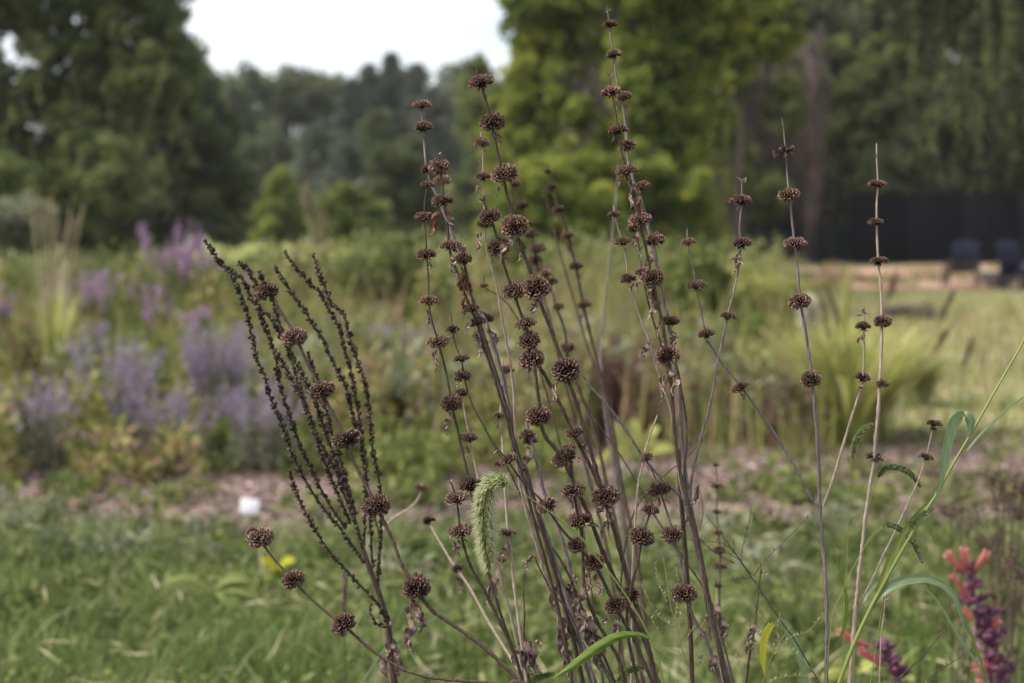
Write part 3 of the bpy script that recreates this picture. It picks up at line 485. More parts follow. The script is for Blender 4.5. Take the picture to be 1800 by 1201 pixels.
def grass_clump(label, px, Y, top, wpx, n, mat='fgrass', plumes=(), bw=.012, lean=1.0, name='grass_clump', group='ornamental grass clumps', pm='plume', pw=.022, power=2, pt=.0025, plw=.006):
    h = Z(top, Y); root = thing(name, (X(px, Y), Y, 0), label, 'ornamental grass', group); G = Geo(); R = wpx/2/F*Y
    a = rng.uniform(0, 2*math.pi, n); C = np.stack([np.cos(a), np.sin(a), np.zeros(n)], 1)*rng.uniform(0, .28, n)[:, None]*R; out = np.stack([np.cos(a), np.sin(a), np.zeros(n)], 1)*rng.uniform(.15, 1, n)[:, None]*R*lean
    hh = h*rng.uniform(.55, 1.0, n); sd = np.stack([-np.sin(a), np.cos(a), np.zeros(n)], 1); rows = []
    for k in range(6):
        s = k/5; c = C + np.array([0, 0, 1.])*(hh*(1.25*s-.38*s*s*s))[:, None] + out*(s**2)[..., None] if False else C + np.array([0, 0, 1.])*(hh*(1.3*s-.42*s**3))[:, None] + out*(s**power); ww = bw*.5*(1-s**2)+.0006; rows += [c - sd*ww, c + sd*ww]
    V = np.stack(rows, 1).reshape(-1, 3); b = np.arange(n)[:, None]*12; Q = np.concatenate([np.stack([b+2*k, b+2*k+1, b+2*k+3, b+2*k+2], -1).reshape(-1, 4) for k in range(5)]); G.add(V, Q=Q, r=np.repeat(np.clip(.5+.34*rng.normal(size=n), 0, 1), 12)); G.obj('blades', g[mat], root)
    for (x0, y0, x1, y1) in plumes:      # bottlebrush plumes: bottom and top pixel
        p0, p1 = P(x0, y0, Y)-root.location, P(x1, y1, Y)-root.location; Gp = Geo(); c = catmull([Vector((p0.x*.15, 0, .05)), p0.lerp(Vector((p0.x*.3, 0, .05)), .4), p0, p1], 5); tube(Gp, c, pt, 4, .6, False)
        m = 260; t = rng.uniform(0, 1, m); q = np.array([tuple(p0.lerp(p1, v)) for v in t]); ax = np.array(tuple((p1-p0).normalized())); leaf_quads(Gp, q, rng.normal(size=(m, 3))+ax*.8, pw*1.3*np.sin((t*.85+.12)*math.pi), plw, np.clip(.45+.25*rng.normal(size=m), 0, 1)); Gp.obj('plume', g[pm], root)
    return root
grass_clump('large yellow-green fountain grass behind the forked pale stalk, with dark bottlebrush plumes', 1500, 7.9, 530, 430, 420, plumes=((1460,600,1440,508),(1478,575,1452,500),(1560,530,1578,470),(1655,555,1680,505),(1640,620,1672,572),(1692,650,1712,590),(1487,645,1490,600)), bw=.021, power=1.35)
grass_clump('tall tan feathery grass at far left', 90, 9.0, 350, 110, 26, 'straw', plumes=((64,440,52,330),(76,430,66,345),(92,440,90,345),(98,450,100,360),(112,450,124,370),(130,440,148,360),(84,420,80,350),(120,430,134,380)), bw=.010, lean=1.1, pm='straw', pw=.017, pt=.0055, plw=.010)
grass_clump('lower pale green grass beside the tall tan one', 95, 8.6, 470, 150, 160, 'fgrass', bw=.012)
grass_clump('small green grass clump by the white flower head', 1390, 9.5, 560, 110, 300, 'fgrass', bw=.012)
grass_clump('thin light grass clump standing at the meadow edge behind the split-open head', 1620, 9.5, 600, 160, 380, 'meadow', bw=.012)
grass_clump('beige feathery tall stalks rising before the cone-shaped tree', 560, 17, 300, 60, 14, 'straw', plumes=((548,400,536,312),(560,420,548,340),(572,430,570,370),(545,380,530,330)), bw=.012, lean=.8, pm='straw', pw=.05, pt=.006, plw=.03)
rt = grass_clump('upright sprig of yellow-green grass between forked stalk and black fence', 1487, 11, 415, 26, 26, 'fgrass', bw=.02)
# shrubs and leafy clumps of the middle distance
for args in (('leafy_shrub', 'broad green shrub behind the first dried stalks, right of the lilac spires', 690, 14, [(690,500,75,75),(740,540,50,60),(640,520,50,60),(665,570,60,40)], 15000, .075, 'mid'),
    ('leafy_shrub', 'mid-green shrub with yellowing tips behind the middle of the stalks', 900, 17, [(890,470,60,60),(940,500,50,50),(860,530,50,50)], 11000, .09, 'herb'),
    ('leafy_shrub', 'yellow-green rounded shrub between the curved stalk and the fork', 1340, 13, [(1330,520,60,55),(1280,540,50,50),(1385,540,40,45)], 11000, .07, 'fgrass'),
    ('leafy_shrub', 'olive shrub right of the tall pair, behind the curved stalk', 1220, 12.5, [(1210,510,60,70),(1170,560,45,50)], 10000, .07, 'herb'),
    ('leafy_shrub', 'low dark green shrub behind the lower middle stalks', 770, 7.9, [(750,830,70,60),(810,850,50,50)], 9000, .04, 'mid'),
    ('leafy_shrub', 'soft grey-green shrub behind the foot of the tall pair', 1290, 8.6, [(1270,700,70,70),(1340,720,60,60)], 9000, .045, 'grey'),
    ('leafy_shrub', 'tangled olive shrub between the tall pair and the forked stalk', 1330, 10.5, [(1310,620,80,60),(1240,630,50,50)], 9000, .05, 'herb')):
    tree(*args, r=.02, cat='shrub', group='shrubs of the middle distance', clump=.3, gap=.15)
def big_leaf_plant(label, px, Y, leaves, mat, name='leafy_weed', group='broad-leaved weeds'):
    root = thing(name, (X(px, Y), Y, 0), label, 'weed', group); b = root.location
    for (x0, y0, x1, y1, w) in leaves:
        a, e = P(x0, y0, Y), P(x1, y1, Y - random.uniform(0, .06)); d = e-a; m = a.lerp(e, .5) + Vector((0, 0, .18*d.length)); W_ = w*.55/F*Y
        blade_mesh0('leaf', [a, m, e], [.1*W_, .75*W_, W_, .8*W_, .02*W_], mat, root, b)
        G = Geo(); tube(G, catmull([Vector((0, 0, 0)), (a-b)*.5+Vector((0, 0, .05)), a-b], 4), .003, 5); G.obj('leaf_stalk', g['mid'], root, True)
def blade_mesh0(name, pts, widths, mat, parent, base):
    c = catmull(pts, 6); n = len(c); V = []; wi = np.interp(np.linspace(0, 1, n), np.linspace(0, 1, len(widths)), widths); R = []
    for i, p in enumerate(c):
        t = (c[min(n-1, i+1)] - c[max(0, i-1)]).normalized(); sd = Vector((.25, .5, 1)) if abs(t.x) > .5 else Vector((1, .2, .2)); u = (sd - t*sd.dot(t)).normalized(); nn = t.cross(u)
        for q in (-1, -.5, 0, .5, 1): V.append(tuple(p - base + u*wi[i]*q*.5 + nn*wi[i]*(.16*abs(q)+.05*math.sin(i*2+q*3)))); R.append(.4+.3*abs(q))
    G = Geo(); G.add(V, Q=[(i*5+j, i*5+j+1, (i+1)*5+j+1, (i+1)*5+j) for i in range(n-1) for j in range(4)], r=R); return G.obj(name, M.get(mat) or g[mat], parent, True)
big_leaf_plant('bright green leafy weed glowing behind the small round head', 1120, 6.4, [(1110,800,1070,745,40),(1120,800,1110,735,40),(1130,800,1160,750,44),(1130,805,1185,790,40),(1110,805,1060,800,40),(1125,800,1145,775,40),(1100,810,1040,820,30)], 'fgrass')
big_leaf_plant('weed with yellow leaf under the lowest left seed head', 490, 4.6, [(485,1010,460,980,34),(485,1010,520,985,30),(480,1012,470,1020,26)], 'blade_yellow')
big_leaf_plant('seedling with large pale drooping leaves, yellow at the tips, at lower left', 375, 4.2, [(375,1045,280,1030,44),(372,1045,335,1075,40),(378,1040,420,1075,46),(378,1042,455,1050,44),(376,1036,440,1020,36)], 'herb')
big_leaf_plant('bright green weed on the mulch left of the white tag', 320, 6.1, [(320,905,300,880,34),(322,905,335,880,34),(320,910,285,905,30),(322,908,360,895,34),(325,915,372,925,30)], 'herb')
big_leaf_plant('bright green weed at the left edge on the mulch', 20, 6.1, [(20,880,5,830,34),(20,880,40,850,34),(18,885,-20,880,34),(22,885,60,890,30),(20,880,20,850,30)], 'herb')
big_leaf_plant('leafy weed behind the stout arching stalk', 750, 5.2, [(750,960,730,930,34),(752,960,778,935,34),(750,965,715,965,30),(755,965,790,965,30)], 'herb')
big_leaf_plant('small pale green weed on the mulch behind the split-open head', 1565, 6.6, [(1565,880,1545,850,26),(1566,880,1580,855,26),(1562,885,1530,885,24),(1568,885,1596,880,24)], 'fgrass')
big_leaf_plant('dark broad-leaved weed left of the pale forked stalk near the lower edge', 1420, 3.9, [(1420,1130,1370,1060,70),(1425,1130,1440,1050,60),(1415,1140,1340,1110,60),(1430,1140,1490,1100,60),(1400,1150,1300,1150,60)], 'mid')
big_leaf_plant('fresh narrow-leaved weed right of the lower coral flower', 1620, 3.3, [(1620,1130,1600,1085,14),(1622,1130,1640,1095,14),(1620,1140,1585,1120,14),(1624,1140,1660,1130,14),(1620,1145,1600,1170,14),(1622,1150,1650,1170,14)], 'blade')
big_leaf_plant('pale green rosette of leaves at the lower edge right of centre', 1500, 3.3, [(1500,1190,1460,1170,40),(1505,1190,1540,1168,40),(1500,1195,1440,1195,40)], 'fgrass')
# pale flower head and dry umbels
wf = thing('cream_flower_head', (X(1420, 9.0), 9.0, 0), 'fluffy cream-white flower head behind the forked stalk', 'flower'); G = Geo(); p = P(1420, 552, 9.0) - wf.location; k = 900; d = unit(rng.normal(size=(k, 3))); leaf_quads(G, np.array(tuple(p)) + d*np.array([.05, .05, .115])*rng.uniform(.5, 1, (k, 1)), d+rng.normal(size=d.shape)*.4, .028, .018, rng.uniform(.2, 1, k), .2); G.obj('petals', M['cream'], wf)
G = Geo(); tube(G, catmull([Vector((0, 0, 0)), Vector((p.x*.6, 0, p.z*.5)), p], 5), .004, 5); G.obj('stem', g['mid'], wf)
def umbel(label, px, Y, stems, top):
    root = thing('dried_umbel_plant', (X(px, Y), Y, 0), label, 'dried plant', 'brown branching dried plants at the right edge'); G, Hd = Geo(), Geo(); b = root.location
    for (x, y) in stems:
        e = P(x, y, Y + random.uniform(-.1, .1)) - b; s = Vector((e.x*.25, 0, e.z*.45)); tube(G, catmull([Vector((0, 0, 0)), s, e], 5), np.linspace(.003, .0015, 11), 5)
        for _ in range(9):
            q = e + Vector((random.gauss(0, .012), random.gauss(0, .012), random.gauss(.004, .010))); tube(G, [e - Vector((0, 0, .02)), q], .0007, 4)
            m = 16; leaf_quads(Hd, np.array(tuple(q)) + rng.normal(size=(m, 3))*.0035, rng.normal(size=(m, 3)), .007, .003, rng.uniform(.1, 1, m))
    G.obj('stems', M['stem_brown'], root, True); Hd.obj('seed_clusters', g['plume'], root)
umbel('brown dried plant with clustered seed tops at the right edge, above the coral spike', 1795, 2.9, [(1745,838),(1762,850),(1785,845),(1775,872),(1800,865),(1755,880),(1790,900),(1812,850)], 840)
umbel('lower brown dried plant with sparse seed tops left of the taller one', 1700, 2.9, [(1672,895),(1690,888),(1702,930),(1735,960),(1755,945),(1720,905)], 900)
umbel('dry seedy plant behind the tip of the coral spike', 1770, 2.7, [(1740,975),(1760,1000),(1780,980),(1795,1010),(1750,1040),(1790,1050)], 980)
# little things in the near grass
bf = thing('brown_foxtail', (X(605, 2.4), 2.4, 0), 'upright brown furry foxtail behind the lowest round head', 'foxtail grass', 'foxtail grasses'); G = Geo(); a, e = P(605, 1075, 2.4)-bf.location, P(607, 1008, 2.4)-bf.location; tube(G, [Vector((0, 0, 0)), a, e], .0012, 5); G.obj('stem', M['stem_brown'], bf)
G = Geo(); m = 500; t = rng.uniform(0, 1, m); q = np.array([tuple(a.lerp(e, v)) for v in t]); leaf_quads(G, q, rng.normal(size=(m, 3))+np.array([0, 0, 1.]), .0075, .0022, rng.uniform(.2, .9, m)); G.obj('seed_spike', M['deadleaf'], bf)
bf = thing('brown_foxtail', (X(105, 5.2), 5.2, 0), 'brown arching foxtail in front of the low pale lilac clump', 'foxtail grass', 'foxtail grasses'); G = Geo(); c = catmull([P(100,778,5.2)-bf.location, P(118,767,5.2)-bf.location, P(140,764,5.2)-bf.location, P(166,778,5.2)-bf.location], 8); tube(G, catmull([Vector((0, 0, 0)), Vector((-.03, 0, .2)), c[0]], 6), .0015, 5); G.obj('stem', M['stem_brown'], bf)
G = Geo(); q = np.array([tuple(random.choice(c)) for _ in range(500)]) + rng.normal(size=(500, 3))*.003; leaf_quads(G, q, rng.normal(size=(500, 3)), .018, .004, rng.uniform(.3, 1, 500)); G.obj('seed_spike', M['deadleaf'], bf)
fb = thing('small_flower', (X(459, 4.0), 4.0, 0), 'tiny pale pink flower in the near grass below the lowest stalk', 'flower'); p = P(459, 1140, 4.0)-fb.location; G = Geo(); leaf_quads(G, np.repeat(np.array([tuple(p)]), 14, 0), rng.normal(size=(14, 3)), .016, .012, 1.0); G.obj('petals', M['cream'], fb); G = Geo(); tube(G, [Vector((0, 0, 0)), p], .001, 5); G.obj('stem', g['mid'], fb)


# ------------------------------------------------------------------ thin air between here and the far wood
hz = Geo(); boxm(hz, -80, 80, -12, 190, -1.2, 32.0); hm, ht = newmat('thin_haze'); pv = ht.nodes.new('ShaderNodeVolumePrincipled'); pv.inputs['Color'].default_value = (.90, .92, .96, 1)
pv.inputs['Density'].default_value = .00026; oo = ht.nodes.new('ShaderNodeOutputMaterial'); ht.links.new(pv.outputs[0], oo.inputs['Volume'])
tag(hz.obj('haze', hm), 'faint haze in the air before the far wood', 'haze', kind='stuff')
# ------------------------------------------------------------------ foreground: dried whorled seed stalks
def head_mesh(kind, seed):
    r_ = random.Random(seed); G = Geo()
    n = {'full': 88, 'lobed': 84, 'flat': 84, 'splay': 20, 'dome': 84}[kind]
    for i in range(n):
        zz = 1 - 2*(i+.5)/n; ph = i*2.399963 + r_.uniform(-.12, .12); el = math.asin(max(-1, min(1, zz))) + r_.uniform(-.06, .06)
        if kind in ('flat', 'dome') and el < (-.30 if kind == 'flat' else -.5): continue
        if kind == 'splay': el = r_.uniform(-.5, .8)
        if el > 1.25 and r_.random() < .7: continue
        if el < -1.05: continue
        vert = {'full': .84, 'lobed': .72, 'flat': .56, 'dome': .66, 'splay': .8}[kind]
        rx = math.cos(el); rz = math.sin(el)*vert
        rad = 1.0
        if kind == 'lobed': rad = .70 + .36*abs(math.cos(ph))**.8
        rad *= r_.uniform(.90, 1.08)*(1+.10*math.sin(ph+seed*1.7)+.07*math.sin(2*ph+seed))
        if kind != 'splay' and seed % 3 == 0 and math.cos(ph-seed) > .86 and r_.random() < .75: continue
        if kind != 'splay' and r_.random() < .05: continue
        tip = Vector((math.cos(ph)*rx*rad, math.sin(ph)*rx*rad*(.9 if kind == 'lobed' else 1), rz*(rad if kind != 'splay' else 1)))
        base_c = Vector((tip.x*.18, tip.y*.18, -.16 if kind in ('flat', 'dome') else -.05))
        d = (tip - base_c); ln = d.length; d.normalize()
        u = d.orthogonal().normalized(); v = d.cross(u); rt = r_.uniform(.135, .168); rb = .04
        if kind == 'splay': rt = .12
        k = 6; a0 = r_.uniform(0, 1); s0 = .35 if kind != 'splay' else .12
        A = []; 
        for s, rr in ((s0, rb), (.78, rt*.86), (1.0, rt)):
            for j in range(k):
                a = a0 + j*2*math.pi/k; A.append(base_c + d*ln*s + (u*math.cos(a)+v*math.sin(a))*rr)
        Q = [(b*k+j, b*k+(j+1) % k, (b+1)*k+(j+1) % k, (b+1)*k+j) for b in range(2) for j in range(k)]
        T = []
        for j in range(k):
            if r_.random() < .5: continue
            a = a0 + (j+.5)*2*math.pi/k
            A.append(base_c + d*ln*(1.0+r_.uniform(.03, .10)) + (u*math.cos(a)+v*math.sin(a))*rt*1.25); T.append((2*k+j, 2*k+(j+1) % k, len(A)-1))
        rb_ = r_.uniform(.25, .75); R = [0.0]*k + [rb_*.35+.1]*k + [min(1, rb_*.5+.62)]*(len(A)-2*k)  # tone falls near black down each cup, putting inner shade into the colour
        G.add([tuple(q) for q in A], T=T, Q=Q, r=R)
    # receptacle core and hanging bracts
    if kind != 'splay':
        m = 8; V = []; 
        for b in range(5):
            e = -math.pi/2 + math.pi*b/4
            for j in range(m): V.append((.46*math.cos(e)*math.cos(j*2*math.pi/m), .46*math.cos(e)*math.sin(j*2*math.pi/m), .30*math.sin(e)-.08))
        G.add(V, Q=[(b*m+j, b*m+(j+1) % m, (b+1)*m+(j+1) % m, (b+1)*m+j) for b in range(4) for j in range(m)], r=.05)
    nb = 12
    C = np.array([[math.cos(a)*.18, math.sin(a)*.18, -.2] for a in np.linspace(0, 6.1, nb)])
    A = np.array([[math.cos(a)*.8, math.sin(a)*.8, -.9-r_.random()*.6] for a in np.linspace(0, 6.1, nb)])
    leaf_quads(G, C, A, np.array([r_.uniform(.3, .62) for _ in range(nb)]), .13, .3)
    return G.mesh('seed_head_'+kind, M['head'])
HM = {'f': [head_mesh('full', k) for k in (1, 2, 3, 10, 11)], 'l': [head_mesh('lobed', k) for k in (4, 5, 12, 13, 14)],
      't': [head_mesh('flat', k) for k in (5, 6, 15, 16, 17)], 'd': [head_mesh('dome', k) for k in (7, 8, 9, 19, 20)], 's': [head_mesh('splay', 9)]}

def leaf_mesh(seed, width=.13, curl=1.0, split=False, mat='deadleaf'):
    """a shrivelled hanging leaf, unit length down -Z: a crumpled, twisted, tapering ribbon"""
    r_ = np.random.default_rng(seed); G = Geo(); rows, cols = 26, 7
    for part in range(2 if split else 1):
        p = np.zeros(3); d = np.array([r_.normal()*.35, r_.normal()*.2, -1.0]); V = []; tw = r_.uniform(0, 6); R = []
        ln = 1.0 if part == 0 else .72
        for i in range(rows):
            s = i/(rows-1); d = d + np.array([math.sin(s*9+seed)*.16+r_.normal()*.10, r_.normal()*.12, -.12])*curl; d /= np.linalg.norm(d)
            if s > .8: d = d + np.array([.35*math.sin(seed*3.1), .2, .28*curl]); d /= np.linalg.norm(d)
            p = p + d*ln/rows; tw += r_.normal()*.28*curl + .10; w = width*(.22 + 1.1*math.sin(min(1, s*1.15)*math.pi)**.8)*(1-.55*s)*r_.uniform(.82, 1.15)
            u = np.cross(d, [math.cos(tw), math.sin(tw), .1]); u /= np.linalg.norm(u); nn = np.cross(d, u)
            for j in range(cols):
                q = (j/(cols-1)-.5)*2; fold = math.sin(q*3.1+tw*1.7)*.42 + r_.normal()*.09
                V.append(p + u*w*q*.62*(1-.25*abs(fold)) + nn*w*(fold+.45*q*q)); R.append(.42 + .3*math.sin(q*4+i*.8+seed) + r_.normal()*.16 + .2*s)
        G.add(V, Q=[(i*cols+j, i*cols+j+1, (i+1)*cols+j+1, (i+1)*cols+j) for i in range(rows-1) for j in range(cols-1)], r=np.clip(R, 0, 1))
    return G.mesh('dead_leaf_'+str(seed), M[mat], True)
LM = [leaf_mesh(11), leaf_mesh(12, .16), leaf_mesh(13, .10, 1.5, True), leaf_mesh(14, .20, 1.3), leaf_mesh(15, .12, .8, True), leaf_mesh(16, .16, 1.0, False, 'rustleaf')]

class Stalk:
    count = 0
    def __init__(s, label, pts, Y, w, mat, heads=(), leaves=(), base=None, cat='dried stalk', group='dried whorled seed stalks', name='dried_seed_stalk', down=True):
        """pts: photo pixels top to bottom; Y: depth (top, bottom); w: width px (top, bottom)"""
        Y = (Y, Y) if np.isscalar(Y) else Y; s.Y = Y; s.y0, s.y1 = pts[0][1], pts[-1][1]
        last = P(pts[-1][0], pts[-1][1], Y[1]); base = Vector(base) if base else Vector((last.x*.6+.05, last.y+.04, 0))
        s.root = thing(name, base, label, cat, group); s.base = base; s.mat = mat
        s.curves = []; s.stem('stem', pts, Y, w, base if down else None)
        for h in heads: s.head(*h)
        for l in leaves: s.leaf(*l)
    def depth(s, y): 
        t = (y - s.y0)/max(1, s.y1 - s.y0); return s.Y[0] + (s.Y[1]-s.Y[0])*min(1, max(0, t))
    def stem(s, name, pts, Y=None, w=(3, 6), down=None):
        p3 = [P(x, y, s.depth(y)) for x, y in pts]
        npix = len(p3)
        if down is not None:
            l, q = p3[-1], p3[-2]; d = (l-q).normalized(); ln = (l - down).length
            p3 += [l + d*.03, l + d*ln*.22 + (down-l)*.12, l.lerp(down, .68) + d*ln*.08, down + Vector((0, 0, -.02))]
        c = catmull(p3, 7); s.curves.append(c); k = len(c)
        tt = [i/(7*(npix-1)) for i in range(k)]
        rad = []
        for i, q in enumerate(c):
            t = min(1, tt[i]); wp = (w[0]+(w[1]-w[0])*t); wp = (wp if wp < 6 else 6+(wp-6)*.52)/2/F*q.y; rad.append(wp*(1+.09*math.sin(i*1.9+s.y0)+(.28 if i % 7 == 0 and wp > .001 else 0)) if tt[i] <= 1 else max(wp, .0028))
        G = Geo(); tube(G, [q - s.base for q in c], np.array(rad)*.84, 8, .5, True, .13)
        s.p = G.obj(name, M[s.mat], s.root, False); return s
    def head(s, x, y, w, kind='f', dY=0):
        Y = s.depth(y) + dY; p = P(x, y, Y); best = None
        for c in s.curves:
            for i in range(len(c)-1):
                dd = (c[i]-p).length
                if best is None or dd < best[0]: best = (dd, (c[i]-c[i+1]).normalized())
        ax = best[1] if best[0] < .03 else Vector((0, 0, 1)); ax = (ax + Vector((0, 0, .35))).normalized()
        Stalk.count += 1; k = Stalk.count
        o = link('seed_head', HM[kind][k % len(HM[kind])], s.root, p - s.base); R = w/2/F*Y*1.02
        q = Vector((0, 0, 1)).rotation_difference(ax); spin = (random.uniform(-.5, .5) if kind == 'l' else k*1.7)
        o.rotation_euler = (q @ Quaternion((0, 0, 1), spin)).to_euler(); o.scale = (R*random.uniform(.97, 1.05), R*random.uniform(.95, 1.05), R*random.uniform(.9, 1.12)); return s
    def leaf(s, x, y, ln, ang=0, v=0, wide=1.0, lab=None):
        Y = s.depth(y) - .004; o = link('dead_leaf', LM[v % len(LM)], s.root, P(x, y, Y) - s.base); L_ = ln/F*Y
        o.rotation_euler = (random.uniform(-.25, .25), math.radians(-ang), random.uniform(-.4, .4)); o.scale = (L_*wide, L_*wide, L_)
        if lab: o['label'] = lab
        return s
    def tuft(s, x, y, sz=9):
        """withered tip bud"""
        Y = s.depth(y); G = Geo(); n = 9; A = rng.normal(size=(n, 3)); A[:, 2] += 1.0
        leaf_quads(G, np.zeros((n, 3)), A, sz/F*Y*rng.uniform(.5, 1.2, n), sz/F*Y*.35, rng.uniform(.3, .9, n), .3)
        G.obj('tip_bud', M['deadleaf'], s.root, False, P(x, y, Y) - s.base); return s

B = (.13, 1.66, 0); BL = (.06, 1.68, 0)
S = Stalk
S('slender dried stalk, leftmost of the upright ones, ending behind the green foxtail',
  [(751,312),(751,325),(747,352),(746,381),(748,410),(750,448),(753,490),(754,529),(758,560),(770,601),(783,650),(794,709),(802,745),(812,790),(826,852),(834,900),(850,975),(868,1040),(890,1110),(908,1160),(920,1201)], (1.54, 1.58), (2, 6), 'stem_brown',
  [(751,325,25,'t'),(746,381,31,'t'),(750,448,34,'t'),(754,529,34,'t'),(770,601,37,'l'),(794,709,37,'f'),(826,852,41,'d')],
  [(745,390,16,-25,0),(750,458,30,-5,2,1.4),(752,540,40,-22,1,1.1),(768,612,55,-4,0,1.1),(792,722,60,-10,3,.8),(806,760,24,20,1)], B)
S('stalk whose two small top heads stand alone against the dark pines left of centre',
  [(740,176),(741,190),(743,224),(746,255),(750,298),(758,322),(768,345),(782,378),(797,418),(808,445),(820,480),(834,530),(852,562),(866,600),(884,665),(896,725),(906,784),(922,840),(942,890),(962,945),(982,1010),(1005,1080),(1026,1140),(1046,1201)], (1.60, 1.57), (3, 11), 'stem_grey',
  [(740,185,28,'t'),(743,224,34,'t'),(750,298,24,'d'),(776,318,28,'d',.12),(805,438,26,'d',.06),(853,560,32,'d',.03)],
  [(742,196,12,10,1),(744,238,16,-15,1),(856,575,46,14,1),(845,590,40,-8,2,1.3)], B).leaf(842,574,46,-35,2,1.2)
S('stalk with a tiny bud on top and one rust-coloured twisted leaf, left of centre',
  [(772,272),(773,284),(776,310),(779,345),(786,385),(789,425),(794,455),(806,484),(814,510),(822,530),(830,546),(840,570),(852,610),(868,662),(884,715),(893,745),(903,790),(922,850),(940,920),(958,985),(976,1050),(990,1110),(1006,1201)], (1.50, 1.55), (4, 8), 'stem_brown',
  [(774,293,34,'l'),(780,353,38,'d'),(790,432,35,'t'),(829,543,30,'d'),(838,567,28,'d')],
  [(776,365,70,-32,5,1.0,'rust-coloured twisted leaf'),(784,368,40,38,4),(784,370,34,0,2),(790,445,46,-8,2,1.2),(792,470,30,36,0),(812,482,50,-10,5,1.3),(820,520,42,-20,5),(836,580,62,-9,1,1.2),(828,560,36,-25,3)], B).tuft(772,274,10)
S('short-topped dried stalk with a mushroom-shaped head and rusty leaves, just right of the third column',
  [(813,440),(814,455),(818,472),(824,504),(832,532),(844,568),(858,612),(876,668),(892,720),(906,780),(920,822)], (1.53, 1.56), (4, 5), 'stem_brown',
  [(813,456,32,'d')],
  [(816,470,70,-4,5,1.1,'rust-coloured crumpled leaf'),(818,478,50,12,5),(812,466,30,-30,1)], B)
S('tallest stout stalk left of centre, big seed heads slanting right down to bottom centre',
  [(837,118),(840,130),(846,150),(852,170),(862,205),(868,235),(876,275),(886,318),(893,350),(902,385),(908,412),(918,440),(930,470),(940,500),(946,522),(958,553),(972,590),(988,635),(998,665),(1014,710),(1030,765),(1046,820),(1060,870),(1072,905),(1088,962),(1104,1018),(1114,1050),(1130,1100),(1143,1150),(1156,1201)], (1.48, 1.50), (4, 11), 'stem_brown',
  [(846,145,43,'t'),(865,215,45,'l'),(885,306,47,'l'),(905,398,45,'f'),(943,507,48,'f'),(994,650,51,'f'),(1064,872,50,'l'),(1108,1046,39,'f')],
  [(868,228,34,4,1,1.3),(884,322,36,-32,3,.8),(902,412,70,-28,3,.9),(912,412,60,-8,1),(944,522,50,-14,3,1.0),(934,540,18,-60,0),(984,668,60,-18,0,1.2),(1000,675,14,40,0),(1062,888,34,-25,3,1.2),(1072,888,40,8,3,1.1),(1074,900,74,-4,4,.7)], B)
S('dried stalk with a withered top tuft, crossing behind the tallest stout stalk halfway down',
  [(851,350),(853,362),(861,380),(870,405),(876,432),(884,460),(896,496),(908,530),(918,558),(928,585),(934,612),(942,636),(955,655),(974,690),(990,722),(1006,758),(1020,785),(1034,812),(1048,842),(1060,872),(1084,948),(1108,1030),(1128,1100),(1148,1170),(1156,1201)], (1.51, 1.53), (4, 9), 'stem_brown',
  [(861,380,37,'l'),(875,435,37,'f'),(901,511,41,'l'),(925,569,37,'d'),(929,599,42,'l'),(937,632,45,'f'),(1009,760,34,'s'),(1009,761,32,'d')],
  [(864,445,24,-20,1),(884,450,22,25,1),(905,527,14,-10,2),(930,580,30,12,0),(932,650,24,-8,0),(1016,775,50,24,2,.8)], B).tuft(851,354,14)
S('curving stalk with a big round head and a double head in the very middle',
  [(938,634),(940,650),(944,680),(948,712),(951,745),(960,770),(974,786),(990,806),(998,824),(1014,860),(1036,908),(1060,972),(1088,1032),(1112,1082),(1140,1144),(1156,1201)], (1.46, 1.52), (7, 11), 'stem_brown',
  [(949,731,45,'f'),(989,806,42,'l'),(998,790,28,'t',.03)],
  [(1010,800,30,18,2),(1000,875,18,-12,1)], B)
S('pale pinkish thin stalk with three small heads, just left of the tallest stout stalk',
  [(845,232),(847,252),(849,280),(849,311),(851,345),(852,393),(854,425),(860,458),(866,476),(874,508),(883,562),(893,615),(900,660),(904,705),(906,770),(912,840),(926,900),(944,960),(960,1020),(985,1100),(1012,1201)], (1.56, 1.60), (2, 6), 'stem_pale',
  [(848,252,25,'d'),(849,311,27,'t'),(852,394,27,'d')],
  [(850,262,14,15,1),(846,320,34,-34,0),(849,405,50,-14,0,1.4)], B)
S('thin brown stalk bending right from two small stacked heads beside the big hanging leaves',
  [(792,548),(794,560),(795,578),(802,610),(811,632),(815,655),(820,680),(832,715),(852,752),(872,790),(892,822),(916,872),(932,904),(956,942),(990,992),(1012,1040),(1032,1090),(1060,1150),(1082,1201)], (1.62, 1.60), (2, 5), 'stem_brown',
  [(796,579,28,'t'),(812,631,25,'t'),(814,661,28,'l')],
  [(798,590,22,-10,0),(812,645,26,-8,1),(804,668,26,-30,2)], B)
S('blurred thin stalk with two small heads hanging low left of the green foxtail',
  [(810,672),(812,690),(816,720),(823,758),(828,785),(836,820),(848,880),(862,940),(882,1020),(902,1100),(922,1201)], (1.72, 1.68), (2, 5), 'stem_pale',
  [(813,691,26,'d'),(825,770,28,'d'),(880,984,24,'d')], [(822,782,30,-20,1),(872,1000,100,8,4,.7)], BL)
S('straight thin stalk with a flat head right of the green foxtail',
  [(884,630),(882,690),(880,732),(884,790),(888,866),(893,936),(899,980),(904,1030),(914,1110),(926,1201)], (1.72, 1.66), (3, 6), 'stem_pale',
  [(890,651,24,'d'),(877,731,22,'t'),(877,816,18,'d'),(893,937,28,'t')], [(885,662,60,6,3,.8),(878,742,34,2,0),(893,950,56,-16,3,.8)], BL)
